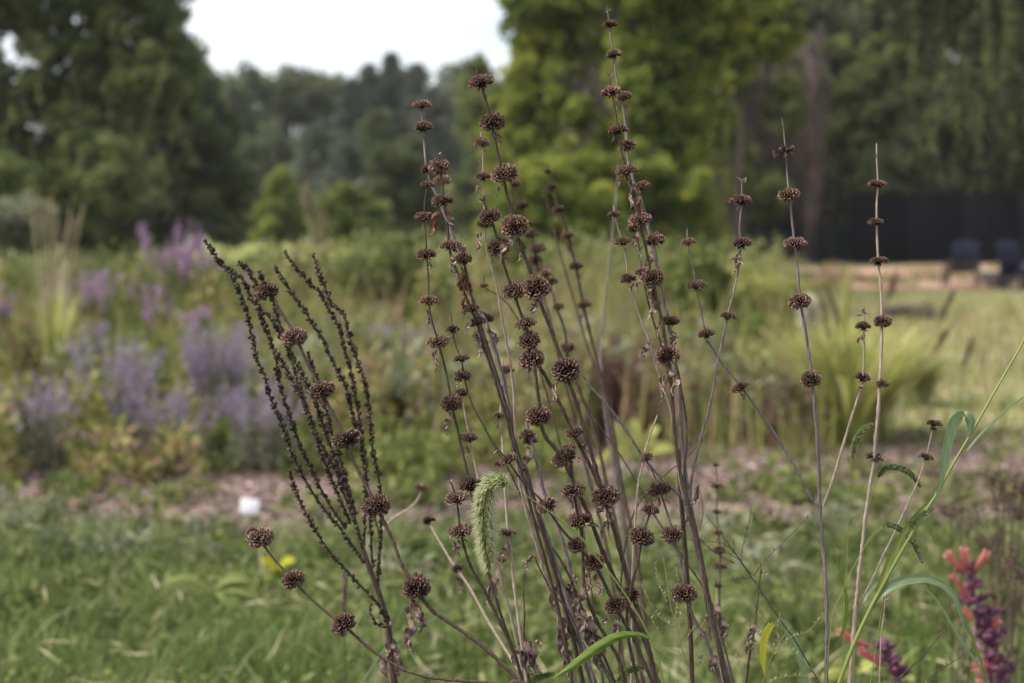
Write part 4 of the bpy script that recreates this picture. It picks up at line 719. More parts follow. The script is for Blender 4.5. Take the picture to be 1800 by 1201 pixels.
S('brown stalk with two flat heads one above the other, just left of the foxtail',
  [(792,846),(797,860),(803,880),(806,905),(809,930),(816,962),(828,997),(852,1040),(880,1097),(900,1140),(920,1201)], (1.48, 1.50), (3, 7), 'stem_brown',
  [(802,877,42,'t'),(809,935,43,'t')], [(806,948,42,0,3,1.1),(800,950,24,-25,1),(814,946,18,24,1)], BL).tuft(792,848,9)
S('stout arching stalk sweeping from the dark spikes down right, six big heads along it',
  [(474,505),(484,530),(496,552),(514,580),(525,603),(541,640),(557,672),(565,690),(584,725),(602,762),(612,790),(632,832),(655,876),(664,895),(676,920),(692,955),(706,993),(725,1024),(742,1052),(764,1077),(800,1101),(830,1122),(862,1148),(892,1176),(916,1200)], (1.62, 1.50), (5, 9), 'stem_brown',
  [(471,511,38,'l'),(516,593,43,'l'),(564,687,45,'l'),(606,773,51,'l'),(661,890,49,'f'),(732,1033,50,'f')],
  [(483,520,26,4,0),(518,606,12,-60,1),(562,700,22,-15,1),(604,790,14,-10,1),(722,1045,88,-3,1,1.1),(723,1080,92,2,3,.85,'pale woolly hanging leaf'),(719,1060,80,3,0,1.1),(735,1060,30,12,0)], BL)
S('lowest stalk leaning far left with three heads, its end head below the white plant tag',
  [(452,938),(466,962),(486,988),(507,1010),(527,1033),(555,1060),(592,1091),(617,1111),(645,1136),(675,1158),(710,1177),(750,1190),(800,1196),(850,1200),(890,1205)], (1.56, 1.50), (4, 7), 'stem_brown',
  [(456,946,46,'l'),(446,935,26,'d',.02),(515,1019,40,'f'),(605,1096,43,'f')], [(524,1030,10,10,1),(612,1106,12,0,1)], BL)
S('thick grey-purple stalk starting behind the middle double head, right of a similar grey one',
  [(925,740),(932,770),(942,805),(952,850),(962,880),(976,912),(988,950),(1000,992),(1006,1030),(1022,1090),(1050,1150),(1076,1201)], (1.64, 1.60), (6, 11), 'stem_grey',
  [(926,765,28,'d'),(930,775,30,'d',.02)], [(928,782,76,2,3,.8),(1005,1010,60,-4,3,.9),(1010,1050,60,4,3,1.2)], B)
S('sagging thin stalk running right through four balls from beside the foxtail to the lower middle',
  [(866,776),(876,790),(894,812),(912,838),(934,862),(952,880),(966,900),(984,926),(1003,948),(1016,962),(1030,976),(1044,992),(1056,1012),(1070,1042),(1082,1066),(1098,1094),(1116,1126),(1134,1170),(1148,1201)], (1.46, 1.47), (3, 8), 'stem_brown',
  [(892,808,32,'d'),(959,890,34,'l'),(1012,959,33,'f'),(1043,990,35,'f'),(1080,1064,36,'f')],
  [(880,790,40,-60,0),(1040,1005,50,-14,0,1.5),(1050,1005,54,6,0,1.3),(1074,1082,34,-45,3),(1082,1082,56,4,3,.9)], B)
S('short stalk of two wide heads hanging straight down between the crossing stalks at lower centre',
  [(1003,806),(1006,835),(1009,866),(1015,900),(1021,928),(1024,970),(1026,1018),(1030,1045),(1048,1090),(1072,1131),(1088,1160),(1098,1201)], (1.48, 1.49), (5, 8), 'stem_brown',
  [(1006,862,43,'l'),(1020,916,45,'t')], [(1004,875,26,-20,1,1.2),(1030,922,36,60,1,.8),(1026,1022,90,-6,3,.9),(1022,1062,84,-4,3,.9,'pale crumpled leaf')], B)
S('stalk with a small open head above a wide netted head, curving to the bottom centre',
  [(1143,868),(1145,886),(1141,906),(1133,930),(1128,950),(1121,990),(1114,1014),(1109,1038),(1103,1066),(1103,1110),(1112,1160),(1122,1201)], (1.47, 1.48), (3, 7), 'stem_brown',
  [(1143,896,30,'s'),(1144,896,26,'d'),(1129,944,43,'f')], [(1119,956,22,-8,1),(1136,905,24,-30,0)], B)
n = S('tallest thick grey stalk, its top head nearly touching the upper edge of the photo',
  [(1068,20),(1070,34),(1073,60),(1079,96),(1083,130),(1090,165),(1096,192),(1100,225),(1102,257),(1106,290),(1116,326),(1127,355),(1138,395),(1150,440),(1160,492),(1172,552),(1181,600),(1188,650),(1195,700),(1197,760),(1203,820),(1212,880),(1222,930),(1233,1000),(1246,1070),(1262,1130),(1284,1201)], (1.58, 1.54), (2.5, 12), 'stem_grey',
  [(1071,43,27,'t'),(1078,96,30,'t'),(1096,171,28,'d'),(1102,257,36,'s'),(1103,256,24,'d'),(1126,328,28,'d'),(1149,423,34,'d'),(1178,566,32,'d')],
  [(1071,50,12,-6,1),(1077,104,16,-20,1),(1098,182,22,6,1),(1128,340,60,-8,5,.9),(1120,345,40,-6,0),(1146,440,60,-10,3,.9),(1140,470,44,-14,3),(1182,580,46,4,3,1.3),(1170,585,30,-16,0),(1215,895,52,-14,3,.6),(1232,850,60,-40,1,.8)], (.17, 1.62, 0)).tuft(1068,20,9)
n.stem('branch', [(1304,318),(1304,354),(1300,400),(1302,432),(1297,480),(1288,520),(1279,556),(1270,600),(1260,645),(1249,708),(1232,770),(1219,825),(1213,866),(1214,900)], None, (2.5, 6))
n.head(1304,353,38,'t').head(1303,428,34,'t').head(1279,556,28,'t').tuft(1306,322,14).leaf(1300,362,14,-35,0).leaf(1300,440,48,-42,2,1.2).leaf(1296,450,40,-28,1)
n.stem('branch', [(1012,640),(1034,675),(1056,700),(1080,728),(1104,762),(1127,798),(1142,818),(1162,840),(1180,856),(1200,877),(1212,895)], None, (4, 5))
n.head(1138,804,22,'d').leaf(1139,818,14,-20,1)
n.stem('branch', [(1141,818),(1150,836),(1159,860),(1166,880),(1180,926),(1186,950),(1197,988),(1202,1018),(1204,1046),(1209,1060),(1221,1090),(1238,1118),(1249,1146),(1258,1170),(1266,1201)], None, (3, 7))
n.head(1159,860,38,'l').head(1183,940,39,'f').head(1204,1043,43,'f').leaf(1160,872,30,-32,1).leaf(1168,876,18,28,1).leaf(1180,950,14,-10,1).leaf(1200,1056,12,-50,1).leaf(1258,1150,50,-6,3,1.3)
S('second tallest stalk, just left of the tallest grey one, withered bud on top',
  [(1071,130),(1073,146),(1077,170),(1083,205),(1086,232),(1092,262),(1099,298),(1106,326),(1120,368),(1126,392),(1134,430),(1144,478),(1152,515),(1162,558),(1172,610),(1177,645),(1182,700),(1186,760),(1192,810),(1200,850),(1213,895),(1228,955),(1240,1020),(1254,1090),(1280,1201)], (1.51, 1.52), (3, 9), 'stem_brown',
  [(1075,162,36,'t'),(1085,229,36,'t'),(1100,301,33,'t'),(1125,387,37,'d'),(1112,402,26,'d',.02),(1147,489,38,'f'),(1174,625,41,'f')],
  [(1078,174,24,6,1),(1080,238,14,-40,1),(1098,312,26,-44,5),(1104,316,46,14,1,1.1),(1110,330,50,4,0),(1122,402,52,-6,3,.9),(1130,430,40,-10,0),(1150,502,76,-16,1,1.1,'long pale twisted leaf'),(1138,496,34,-14,2),(1166,570,46,-30,0),(1170,640,88,-6,2,1.0),(1172,655,70,-12,0,1.2),(1166,600,30,-14,3)], (.16, 1.58, 0)).tuft(1071,134,10)
S('thin curved stalk without heads looping closely right of the tall pair',
  [(1184,630),(1192,655),(1200,700),(1206,740),(1206,790),(1203,830),(1208,880),(1224,950),(1246,1050),(1276,1201)], (1.55, 1.55), (4, 6), 'stem_brown', [], [], (.17, 1.6, 0))
S('slim pale pink stalk with three small flat heads, left beside the tall pair',
  [(1078,360),(1081,377),(1086,400),(1094,425),(1099,450),(1105,490),(1110,510),(1120,542),(1129,568),(1141,598),(1152,636),(1160,665),(1170,694),(1180,726),(1188,780),(1196,850),(1214,930),(1238,1030),(1272,1201)], (1.56, 1.55), (2, 5), 'stem_pale',
  [(1081,377,21,'t'),(1095,425,28,'t'),(1105,490,28,'d')], [(1083,386,14,6,1),(1097,434,12,-8,1),(1106,500,16,-4,1),(1140,600,46,-12,3,1.0)], (.16, 1.62, 0))
S('short thin stalk with one small head, between the pale pink stalk and tall pair',
  [(1118,405),(1124,440),(1128,478),(1134,505),(1139,530),(1150,570),(1166,620),(1180,690),(1190,790)], (1.54, 1.56), (3, 4), 'stem_brown',
  [(1128,478,27,'t')], [(1124,490,36,-8,4,1.3)], (.17, 1.6, 0))
n = S('pale stalk on the right forking in three, topped by a starry open head',
  [(1375,208),(1378,235),(1381,268),(1384,310),(1388,345),(1393,395),(1397,430),(1402,475),(1407,529),(1414,570),(1422,625),(1428,668),(1433,725),(1437,775),(1440,840),(1441,892),(1445,940),(1450,1000),(1453,1060),(1454,1125),(1452,1201)], (1.52, 1.54), (2, 10), 'stem_grey',
  [(1380,268,37,'s'),(1386,343,38,'t'),(1396,428,37,'t'),(1407,529,37,'f'),(1427,666,38,'f')], [(1399,438,16,12,1),(1378,226,14,170,1)], (.35, 1.58, 0))
n.stem('branch', [(1208,402),(1209,426),(1216,462),(1224,504),(1232,545),(1241,590),(1248,605),(1266,634),(1284,656),(1302,680),(1312,692),(1341,732),(1381,792),(1402,828),(1420,866),(1437,890)], None, (2.5, 5))
n.head(1209,426,26,'t').head(1223,503,33,'t').head(1241,588,31,'t').head(1302,681,31,'t').leaf(1242,598,14,-5,1).leaf(1303,690,18,-4,1,1.3)
n.mat = 'stem_pale'
n.stem('branch', [(1518,548),(1519,575),(1519,610),(1518,650),(1517,668),(1508,700),(1496,737),(1480,790),(1462,850),(1446,890)], None, (3, 6))
n.head(1518,574,28,'t').head(1517,664,30,'t').leaf(1518,584,36,2,4,1.2).leaf(1516,672,30,-8,3).leaf(1512,690,22,-40,0).tuft(1518,552,16)
n = S('pale stalk at far right standing beside the fork, a split-open head low on it',
  [(1541,252),(1541,278),(1543,324),(1541,360),(1541,390),(1542,425),(1544,462),(1548,500),(1550,545),(1550,600),(1547,660),(1544,720),(1539,770),(1536,815),(1530,850),(1522,905),(1516,960),(1511,1000),(1507,1045),(1504,1068),(1500,1117),(1494,1201)], (1.64, 1.60), (2, 10), 'stem_pale',
  [(1543,324,27,'t'),(1541,391,27,'t'),(1543,460,31,'t'),(1550,565,34,'l'),(1553,675,22,'d'),(1537,804,31,'s')], [(1540,270,12,-6,1),(1536,806,16,30,1)], (.36, 1.66, 0))
n.stem('branch', [(1642,722),(1641,745),(1637,765),(1628,803),(1620,828),(1607,862),(1587,905),(1570,942),(1553,976),(1537,1012),(1518,1048),(1505,1070)], None, (2, 5))
n.head(1641,745,26,'t').head(1640,754,12,'d').head(1629,804,25,'t')

# soft background stalks of the same kind, standing further back
S('blurred stalk behind the centre with a pale fluffy top head',
  [(902,318),(906,340),(917,362),(926,392),(936,425),(942,450),(950,500),(966,560),(985,640),(1010,740),(1040,860),(1070,980),(1100,1201)], (2.15, 2.1), (3, 7), 'stem_brown',
  [(904,324,20,'d'),(918,361,25,'d'),(928,392,18,'d'),(933,411,26,'d'),(944,438,26,'d'),(940,458,28,'d')], [(934,420,30,5,1),(942,470,30,0,1)], (.3, 2.2, 0))
S('blurred stalk behind the centre with small dark heads, right of the fluffy-topped one',
  [(962,290),(965,303),(970,329),(976,350),(983,369),(992,392),(1000,418),(1006,445),(1012,468),(1018,500),(1026,538),(1034,575),(1050,640),(1066,700),(1080,770),(1094,860),(1120,980),(1146,1201)], (2.2, 2.15), (3, 8), 'stem_brown',
  [(963,302,14,'d'),(970,329,20,'d'),(982,368,22,'d'),(998,414,22,'d'),(1014,468,24,'d'),(1026,537,24,'d')], [(970,335,18,2,1),(980,376,16,-30,1),(998,424,34,-20,1),(1014,476,22,4,1),(1024,545,34,-4,3)], (.3, 2.25, 0))
S('blurred bent stalk behind the big slanting stalk, heads bunched close together',
  [(952,470),(960,484),(966,500),(978,540),(992,580),(996,612),(1000,640),(1020,690),(1046,760),(1066,850),(1090,960),(1130,1201)], (2.0, 2.0), (3, 8), 'stem_brown',
  [(958,482,24,'d'),(968,497,22,'d'),(980,540,22,'d'),(996,611,26,'l')], [(966,505,30,0,1),(998,625,30,10,2)], (.28, 2.1, 0))
S('thin blurred stalk with one small bell head, bent like a crook, left of centre',
  [(851,485),(851,502),(862,512),(880,522),(900,545),(930,600),(960,690),(990,800),(1020,900),(1060,1201)], (1.8, 1.8), (2, 4), 'stem_brown', [(851,502,16,'d')], [(852,508,16,10,1)], (.2, 1.9, 0))
S('blurred stalk of seven small dark heads in a column, right of the thick grey stalk',
  [(1259,812),(1260,856),(1260,900),(1263,937),(1265,970),(1266,1000),(1264,1040),(1266,1090),(1270,1201)], (2.05, 2.0), (2, 5), 'stem_brown',
  [(1259,818,14,'d'),(1260,854,19,'d'),(1260,900,15,'d'),(1262,937,20,'d'),(1264,968,22,'d'),(1266,996,23,'d'),(1263,1030,16,'d')], [(1262,1060,50,0,3,1.3)], (.33, 2.05, 0))
S('pale blurred stalk arching under a dark head, left of the two flat heads',
  [(741,852),(740,866),(735,878),(722,892),(705,903),(690,912),(676,930),(668,960),(666,1010),(672,1080),(690,1201)], (2.1, 2.2), (4, 5), 'stem_pale', [(741,857,22,'d')], [], (-.15, 2.3, 0))
S('faint pale stalk slanting down right from two blurred heads left of the foxtail',
  [(752,912),(760,930),(776,958),(792,985),(804,1002),(826,1034),(860,1096),(896,1154),(926,1201)], (1.9, 1.7), (3, 6), 'stem_pale', [(753,916,24,'t'),(803,1000,20,'d')], [(803,1008,50,0,1,.9)], BL)
S('wiry stalk carrying only a curled pale leaf between the green foxtail and the grey stalks',
  [(940,978),(944,990),(954,1010),(966,1034),(984,1056),(998,1072),(1014,1110),(1040,1201)], (1.56, 1.56), (2.5, 4), 'stem_brown', [], [(940,976,34,-76,1,1.2),(922,990,26,-10,2)], B)
S('thin upright stalk tangled in shrivelled leaves between the foxtail and the lower cluster',
  [(921,1005),(920,1040),(922,1080),(921,1120),(930,1201)], (1.55, 1.55), (2, 5), 'stem_brown', [], [(922,1118,100,10,3,.85),(930,1125,90,18,3,.85),(912,1128,60,-10,3,.9),(934,1125,40,40,2)], BL)
S('pale stalk wrapped in crumpled grey leaves left of the lower cluster',
  [(972,985),(982,1010),(994,1050),(1010,1100),(1024,1150),(1040,1201)], (1.6, 1.6), (8, 10), 'stem_grey', [], [(984,1005,100,-6,3,.9),(980,1015,80,3,1,1.1),(992,1060,100,2,3,.95),(984,1085,84,8,1,1.1),(990,1090,100,4,3,.8),(1000,1140,80,6,3,.9),(1036,1080,90,8,3,1.0),(1044,1090,84,14,0,1.2),(1048,1120,90,12,3,.9),(1000,1008,40,30,2)], B)
S('withered stalk with spiralling grey leaves in front of the broad folded green leaf',
  [(1337,990),(1337,1006),(1334,1040),(1330,1070),(1326,1110),(1318,1150),(1312,1201)], (1.6, 1.6), (1.5, 4), 'stem_brown', [], [(1337,1000,26,0,2,1.3),(1335,1035,24,-4,1),(1328,1090,60,-14,3,.8),(1322,1112,50,6,3,.9),(1316,1130,30,-6,3)], (.28, 1.65, 0))
S('dead stalk tufted with brown leaves at the foot of the thick grey stalk',
  [(1252,1060),(1256,1090),(1262,1130),(1268,1201)], (1.6, 1.6), (3, 5), 'stem_brown', [], [(1252,1066,44,-10,3,1.2),(1244,1100,44,-30,3),(1268,1085,60,8,3,1.2),(1236,1150,30,-60,2)], (.24, 1.64, 0))
for i, (lab, pts, w, Yb) in enumerate([
    ('bare thin twig rising from lower left of the grey stalks to the bright green patch', [(1034,715),(1050,742),(1070,772),(1090,800),(1120,850),(1150,905),(1200,980),(1250,1060),(1290,1201)], (1.5, 4), 1.75),
    ('bare twig leaning right behind the tall pair, its tip by the long slanting branch', [(1243,762),(1225,785),(1205,806),(1180,826),(1150,852),(1120,890),(1100,950),(1090,1050),(1088,1201)], (2, 4), 1.7),
    ('pale bare straw standing between the small round head and the tall pair', [(1156,730),(1146,756),(1135,790),(1129,820),(1122,852),(1118,900),(1112,1000),(1110,1201)], (3, 4), 1.66),
    ('wide blurred bare cane rising behind the centre to the vines', [(1088,290),(1080,380),(1070,470),(1060,560),(1056,650),(1068,760),(1090,900),(1130,1201)], (3, 5), 2.5),
    ('blurred bare cane lying across the reddish plant behind the centre', [(955,330),(978,420),(1000,500),(1030,600),(1062,700),(1080,800),(1100,930),(1130,1201)], (3, 5), 2.4)]):
    S(lab, pts, Yb, w, ('stem_brown', 'stem_brown', 'stem_pale', 'stem_grey', 'stem_brown')[i], [], [], None, 'bare twig', 'bare twigs between the stalks', 'bare_twig')

# ------------------------------------------------------------------ dark spike plant at left
def spike_plant():
    Y = 1.72; base = Vector((P(690, 1180, Y).x, Y+.03, 0))
    root = thing('dark_spike_plant', base, 'blackish dried plant with a fan of thin knobbly seed spikes, left of the round-headed stalks', 'dried plant')
    def path(pts): return [q - base for q in catmull([P(x, y, Y + dy) for x, y in pts], 8)]
    dy = 0
    c = path([(630,940),(636,960),(650,1000),(665,1040),(680,1090),(685,1125),(690,1175),(696,1215)]) + [Vector((.01, 0, .3)), Vector((0, 0, -.02))]
    G = Geo(); tube(G, c, np.linspace(.0028, .0045, len(c)), 7); G.obj('stem', M['stem_brown'], root, True)
    sp = [([(360,424),(377,447),(392,466),(405,478),(415,497),(425,525),(436,562),(445,605),(452,632),(465,662),(475,699),(495,745),(511,790),(527,827),(547,862),(572,898),(602,934),(640,990)], .0),
     ([(407,472),(428,495),(442,525),(457,555),(465,578),(477,602),(485,632),(490,670),(498,699),(512,740),(527,782),(543,816),(560,852),(582,892),(608,930)], .03),
     ([(418,462),(432,472),(442,487),(452,510),(452,540),(465,549),(485,572),(497,594),(512,622),(525,648),(541,678),(560,720),(572,762),(589,806),(607,857),(620,900),(632,942)], -.02),
     ([(482,467),(495,485),(515,517),(535,545),(552,573),(572,607),(587,640),(603,670),(611,690),(620,730),(630,760),(637,800),(642,845),(642,880),(640,960)], .05),
     ([(500,442),(517,467),(537,490),(560,512),(577,542),(595,572),(605,612),(615,645),(624,688),(631,738),(639,790),(645,850),(650,920),(655,1000)], .08),
     ([(550,447),(560,477),(572,507),(582,532),(602,550),(611,580),(622,617),(635,654),(646,698),(650,742),(655,792),(665,838),(670,880),(668,950),(664,1030)], .02),
     ([(487,620),(500,645),(515,672),(530,697),(542,727),(557,767),(575,800),(592,832),(607,875),(622,915),(638,965)], -.04),
     ([(455,478),(462,492),(480,530),(492,570),(506,612),(518,650),(528,690),(545,742),(566,800),(590,860),(616,920)], .06),
     ([(540,618),(546,640),(556,668),(570,708),(580,750),(596,800),(610,850),(626,905)], .1),
     ([(509,827),(517,855),(528,884),(541,908),(560,942),(580,970),(607,1001),(630,1026),(660,1057),(680,1090)], -.03),
     ([(648,900),(660,915),(667,950),(663,1000),(662,1030)], .04), ([(652,1060),(650,1075),(658,1092),(672,1102),(684,1100)], -.01)]
    for pts, dy in sp:
        c = path(pts); G = Geo(); rad = np.linspace(.0009, .0016, len(c)); tube(G, c, rad, 5, .3)
        tot = 0; bare = len(pts) < 6
        for i in range(len(c)-1):
            a, b = c[i], c[i+1]; seg = (b-a).length; k = max(3, int(seg/.0008)) if not bare else 1
            py = pts[0][1] + (pts[-1][1]-pts[0][1])*i/len(c)
            for j in range(k):
                dens = (.95 if math.sin(i*.9+pts[0][0])+.5*math.sin(i*2.3) > -.75 else .15) if py < 880 else .35
                if random.random() > dens: continue
                p = a.lerp(b, random.random()); t = (b-a).normalized(); an = random.uniform(0, 6.28); u = t.orthogonal().normalized(); v = t.cross(u)
                o = (u*math.cos(an)+v*math.sin(an)); s_ = random.uniform(.0026, .0052)*(.75 if i < 5 else 1); q = p + o*s_*random.uniform(.25, .75) - t*random.uniform(0, .001)
                ax = (o*.8 - t*random.uniform(.2, 1.1)).normalized(); w1 = ax.orthogonal().normalized()*s_*.62; w2 = ax.cross(w1)
                V = [q - ax*s_*.7, q + w1, q + w2, q - w1, q - w2, q + ax*s_*random.uniform(.6, .95)]
                G.add([tuple(z) for z in V], T=[(0,2,1),(0,3,2),(0,4,3),(0,1,4),(5,1,2),(5,2,3),(5,3,4),(5,4,1)], r=random.random())
        G.obj('seed_spike', M['spike'], root)
    for x, y, L_, a, v in ((683,1085,30,30,1),(682,1125,60,-6,1),(690,1128,66,8,0),(684,1135,70,4,1),(694,1140,60,14,4),(678,1130,56,-14,0),(688,1120,70,2,4)):
        o = link('dead_leaf', LM[v], root, P(x, y, Y) - base); k = L_/F*Y; o.scale = (k*1.3, k*1.3, k); o.rotation_euler = (.1, math.radians(-a), a)
        o.data = LM[v]
spike_plant()

# ------------------------------------------------------------------ green grasses
def blade_mesh(name, pts, widths, mat, parent, base, fold=.25, side=None):
    """grass leaf along 3D points with per-point width (m); folded along the midrib"""
    c = catmull(pts, 6); n = len(c); V = []; R = []
    wi = np.interp(np.linspace(0, 1, n), np.linspace(0, 1, len(widths)), widths)
    for i, p in enumerate(c):
        t = (c[min(n-1, i+1)] - c[max(0, i-1)]).normalized(); sd = side if side else Vector((1, 0, .15))
        u = (sd - t*sd.dot(t)).normalized(); nn = t.cross(u)
        for q in (-1, -.5, 0, .5, 1): V.append(tuple(p - base + u*wi[i]*q*.5 + nn*wi[i]*fold*abs(q))); R.append((.95 if q == 0 else .15 + .4*abs(q)) + .16*math.sin(i*.9+q*9))
    G = Geo(); G.add(V, Q=[(i*5+j, i*5+j+1, (i+1)*5+j+1, (i+1)*5+j) for i in range(n-1) for j in range(4)], r=np.clip(R, 0, 1)); return G.obj(name, M[mat], parent, True)
def foxtail_spike(root, base, pts, Y, wpx, mat='fox', br=18, dens=1.0):
    c = catmull([P(x, y, Y) for x, y in pts], 12); G = Geo(); Bz = Geo(); px = Y/F; n = len(c)
    for i in range(n-1):
        s = i/(n-1); a, b = c[i], c[i+1]; t = (b-a).normalized(); u = t.orthogonal().normalized(); v = t.cross(u)
        w = wpx/2*px*(math.sin(min(1, (s*.97+.05))*math.pi)**.35)*(1-.12*s)
        k = max(4, int((b-a).length/px*wpx*.55*dens))
        for j in range(k):
            an = random.uniform(0, 6.283); o = u*math.cos(an)+v*math.sin(an); p = a.lerp(b, random.random()) - base
            ax = (o*1.0 + t*.75).normalized(); L_ = .0022*random.uniform(.8, 1.2)*(wpx/22)**.5; q = p + o*w*random.uniform(.25, .85); w1 = ax.orthogonal().normalized()*L_*.42; w2 = ax.cross(w1)
            V = [q - ax*L_*.8, q+w1, q+w2, q-w1, q-w2, q+ax*L_]
            G.add([tuple(z) for z in V], T=[(0,2,1),(0,3,2),(0,4,3),(0,1,4),(5,1,2),(5,2,3),(5,3,4),(5,4,1)], r=random.random())
            if br and random.random() < .5:
                d = (o*1.0 + t*random.uniform(.1, .9) + Vector((random.gauss(0, .1), 0, random.gauss(0, .1)))).normalized(); ln = br*px*random.uniform(.6, 1.15); sd = d.orthogonal().normalized()*.00011
                V = [q - sd, q + sd, q + d*ln*.6 + sd*.6 + Vector((0, 0, -.0004)), q + d*ln*.6 - sd*.6, q + d*ln - Vector((0, 0, .0012))]
                Bz.add([tuple(z) for z in V], T=[(3,2,4)], Q=[(0,1,2,3)], r=random.random())
    o = G.obj('seed_spike', M[mat], root)
    if br: Bz.obj('bristles', M['bristle'], o)
def culm(root, base, pts, Y, w, down=True, name='stem', mat='culm'):
    Y = (Y, Y) if np.isscalar(Y) else Y; y0, y1 = pts[0][1], pts[-1][1]
    p3 = [P(x, y, Y[0]+(Y[1]-Y[0])*(y-y0)/(y1-y0+1e-6)) for x, y in pts]
    if down:
        l = p3[-1]; d = (l-p3[-2]).normalized(); p3 += [l + d*.04, l + d*.12 + (base-l)*.08, l.lerp(base, .6) + d*.05, base]
    c = catmull(p3, 6); n = len(c); G = Geo(); tube(G, [q-base for q in c], np.linspace(w[0], w[1], n)/2/F*Y[0], 6); G.obj(name, M[mat], root, True)

b0 = Vector((.22, 1.5, 0))
r0 = thing('foxtail_grass', b0, 'green foxtail grass with a large nodding bristly head among the dried stalks', 'foxtail grass', 'foxtail grasses')
culm(r0, b0, [(888,853),(906,861),(926,872),(946,886),(980,910),(1014,938),(1046,976),(1080,1018),(1106,1056),(1130,1096),(1146,1130),(1158,1162),(1166,1201)], 1.45, (1.8, 5))
foxtail_spike(r0, b0, [(888,852),(880,846),(869,848),(861,858),(855,872),(852,890),(852,915),(854,945),(858,975),(861,1000)], 1.44, 32, 'fox', 19, 2.2)
bp = lambda L_, Y: [P(x, y, Y) for x, y in L_]
blade_mesh('leaf_blade', bp([(1142,1122),(1124,1116),(1102,1116),(1080,1121),(1056,1134),(1030,1152),(1004,1172),(975,1191)], 1.44), [.003, .005, .007, .009, .0105, .010, .008, .001], 'blade', r0, b0, .3, Vector((.35, .25, 1)))

b1 = Vector((.33, 1.6, 0))
r1 = thing('foxtail_grass', b1, 'tall green grass leaning past the right edge, with a folded drooping leaf', 'foxtail grass', 'foxtail grasses')
culm(r1, b1, [(1812,560),(1800,598),(1772,648),(1742,700),(1710,757),(1675,817),(1648,866),(1625,902),(1592,957),(1565,1005),(1530,1070),(1500,1135),(1475,1201)], 1.5, (3, 10))
blade_mesh('leaf_blade', bp([(1703,769),(1706,752),(1706,738),(1698,731),(1686,732),(1676,744),(1668,768),(1662,800),(1656,838),(1648,866),(1642,882)], 1.49), [.003, .008, .011, .012, .0125, .0125, .0115, .010, .0065, .003, .0005], 'blade_grey', r1, b1, .12, Vector((1, .1, -.1)))
blade_mesh('leaf_blade', bp([(1535,1070),(1550,1044),(1574,1026),(1604,1018),(1632,1018),(1656,1028),(1672,1044),(1682,1062),(1690,1090),(1702,1124)], 1.5), [.003, .008, .010, .010, .009, .008, .007, .006, .004, .001], 'blade_grey', r1, b1, .2, Vector((.3, .3, 1)))
blade_mesh('leaf_blade', bp([(1645,868),(1628,885),(1610,905),(1585,940),(1560,990),(1540,1040)], 1.5), [.001, .003, .005, .006, .006, .004], 'culm', r1, b1, .2, Vector((1, .1, .4)))
blade_mesh('leaf_blade', bp([(1812,690),(1780,712),(1750,738),(1720,768),(1700,792)], 1.62), [.001, .0025, .003, .003, .002], 'blade_grey', r1, b1, .1, Vector((.6, .1, 1)))
blade_mesh('leaf_blade', bp([(1590,990),(1565,1010),(1540,1030),(1518,1056),(1510,1075)], 1.56), [.0005, .003, .0045, .004, .003], 'blade_grey', r1, b1, .1, Vector((.6, .1, 1)))
for lab, stem, sp, Y, w in (
    ('small dark foxtail drooping right, lowest of those before the leaning green grass', [(1553,925),(1532,944),(1512,975),(1494,1010),(1478,1046),(1462,1090),(1452,1201)], [(1553,925),(1562,922),(1576,927),(1592,938),(1606,955),(1614,972),(1622,990)], 1.52, 11),
    ('small foxtail arching right above the mulch, beside the split-open seed head', [(1544,838),(1536,856),(1526,900),(1518,960),(1508,1040),(1500,1201)], [(1544,838),(1556,824),(1572,821),(1590,826),(1606,838),(1618,856)], 1.62, 12),
    ('small upright green foxtail curving up to the pale right-hand stalk', [(1498,800),(1494,830),(1492,880),(1490,960),(1486,1060),(1480,1201)], [(1498,804),(1501,786),(1508,768),(1518,754),(1533,745)], 1.62, 11),
    ('stubby green foxtail pressed against the leaning green grass', [(1600,928),(1590,948),(1575,985),(1556,1040),(1530,1201)], [(1600,928),(1608,914),(1622,904),(1640,895)], 1.5, 13),
    ('green foxtail half hidden at the lower edge under the round head', [(1088,1190),(1084,1198),(1082,1215)], [(1086,1198),(1096,1184),(1112,1176),(1130,1174)], 1.5, 14),
    ('green foxtail peeping over the lower edge beside the grass leaf tip', [(930,1202),(926,1215)], [(930,1202),(944,1192),(958,1188),(974,1184)], 1.55, 12)):
    b = Vector((P(stem[-1][0], 1201, Y).x, Y+.04, 0)); r = thing('foxtail_grass', b, lab, 'foxtail grass', 'foxtail grasses')
    culm(r, b, stem, Y, (1.2, 2.5)); foxtail_spike(r, b, sp, Y, w, 'foxdark', 4, 4.0)
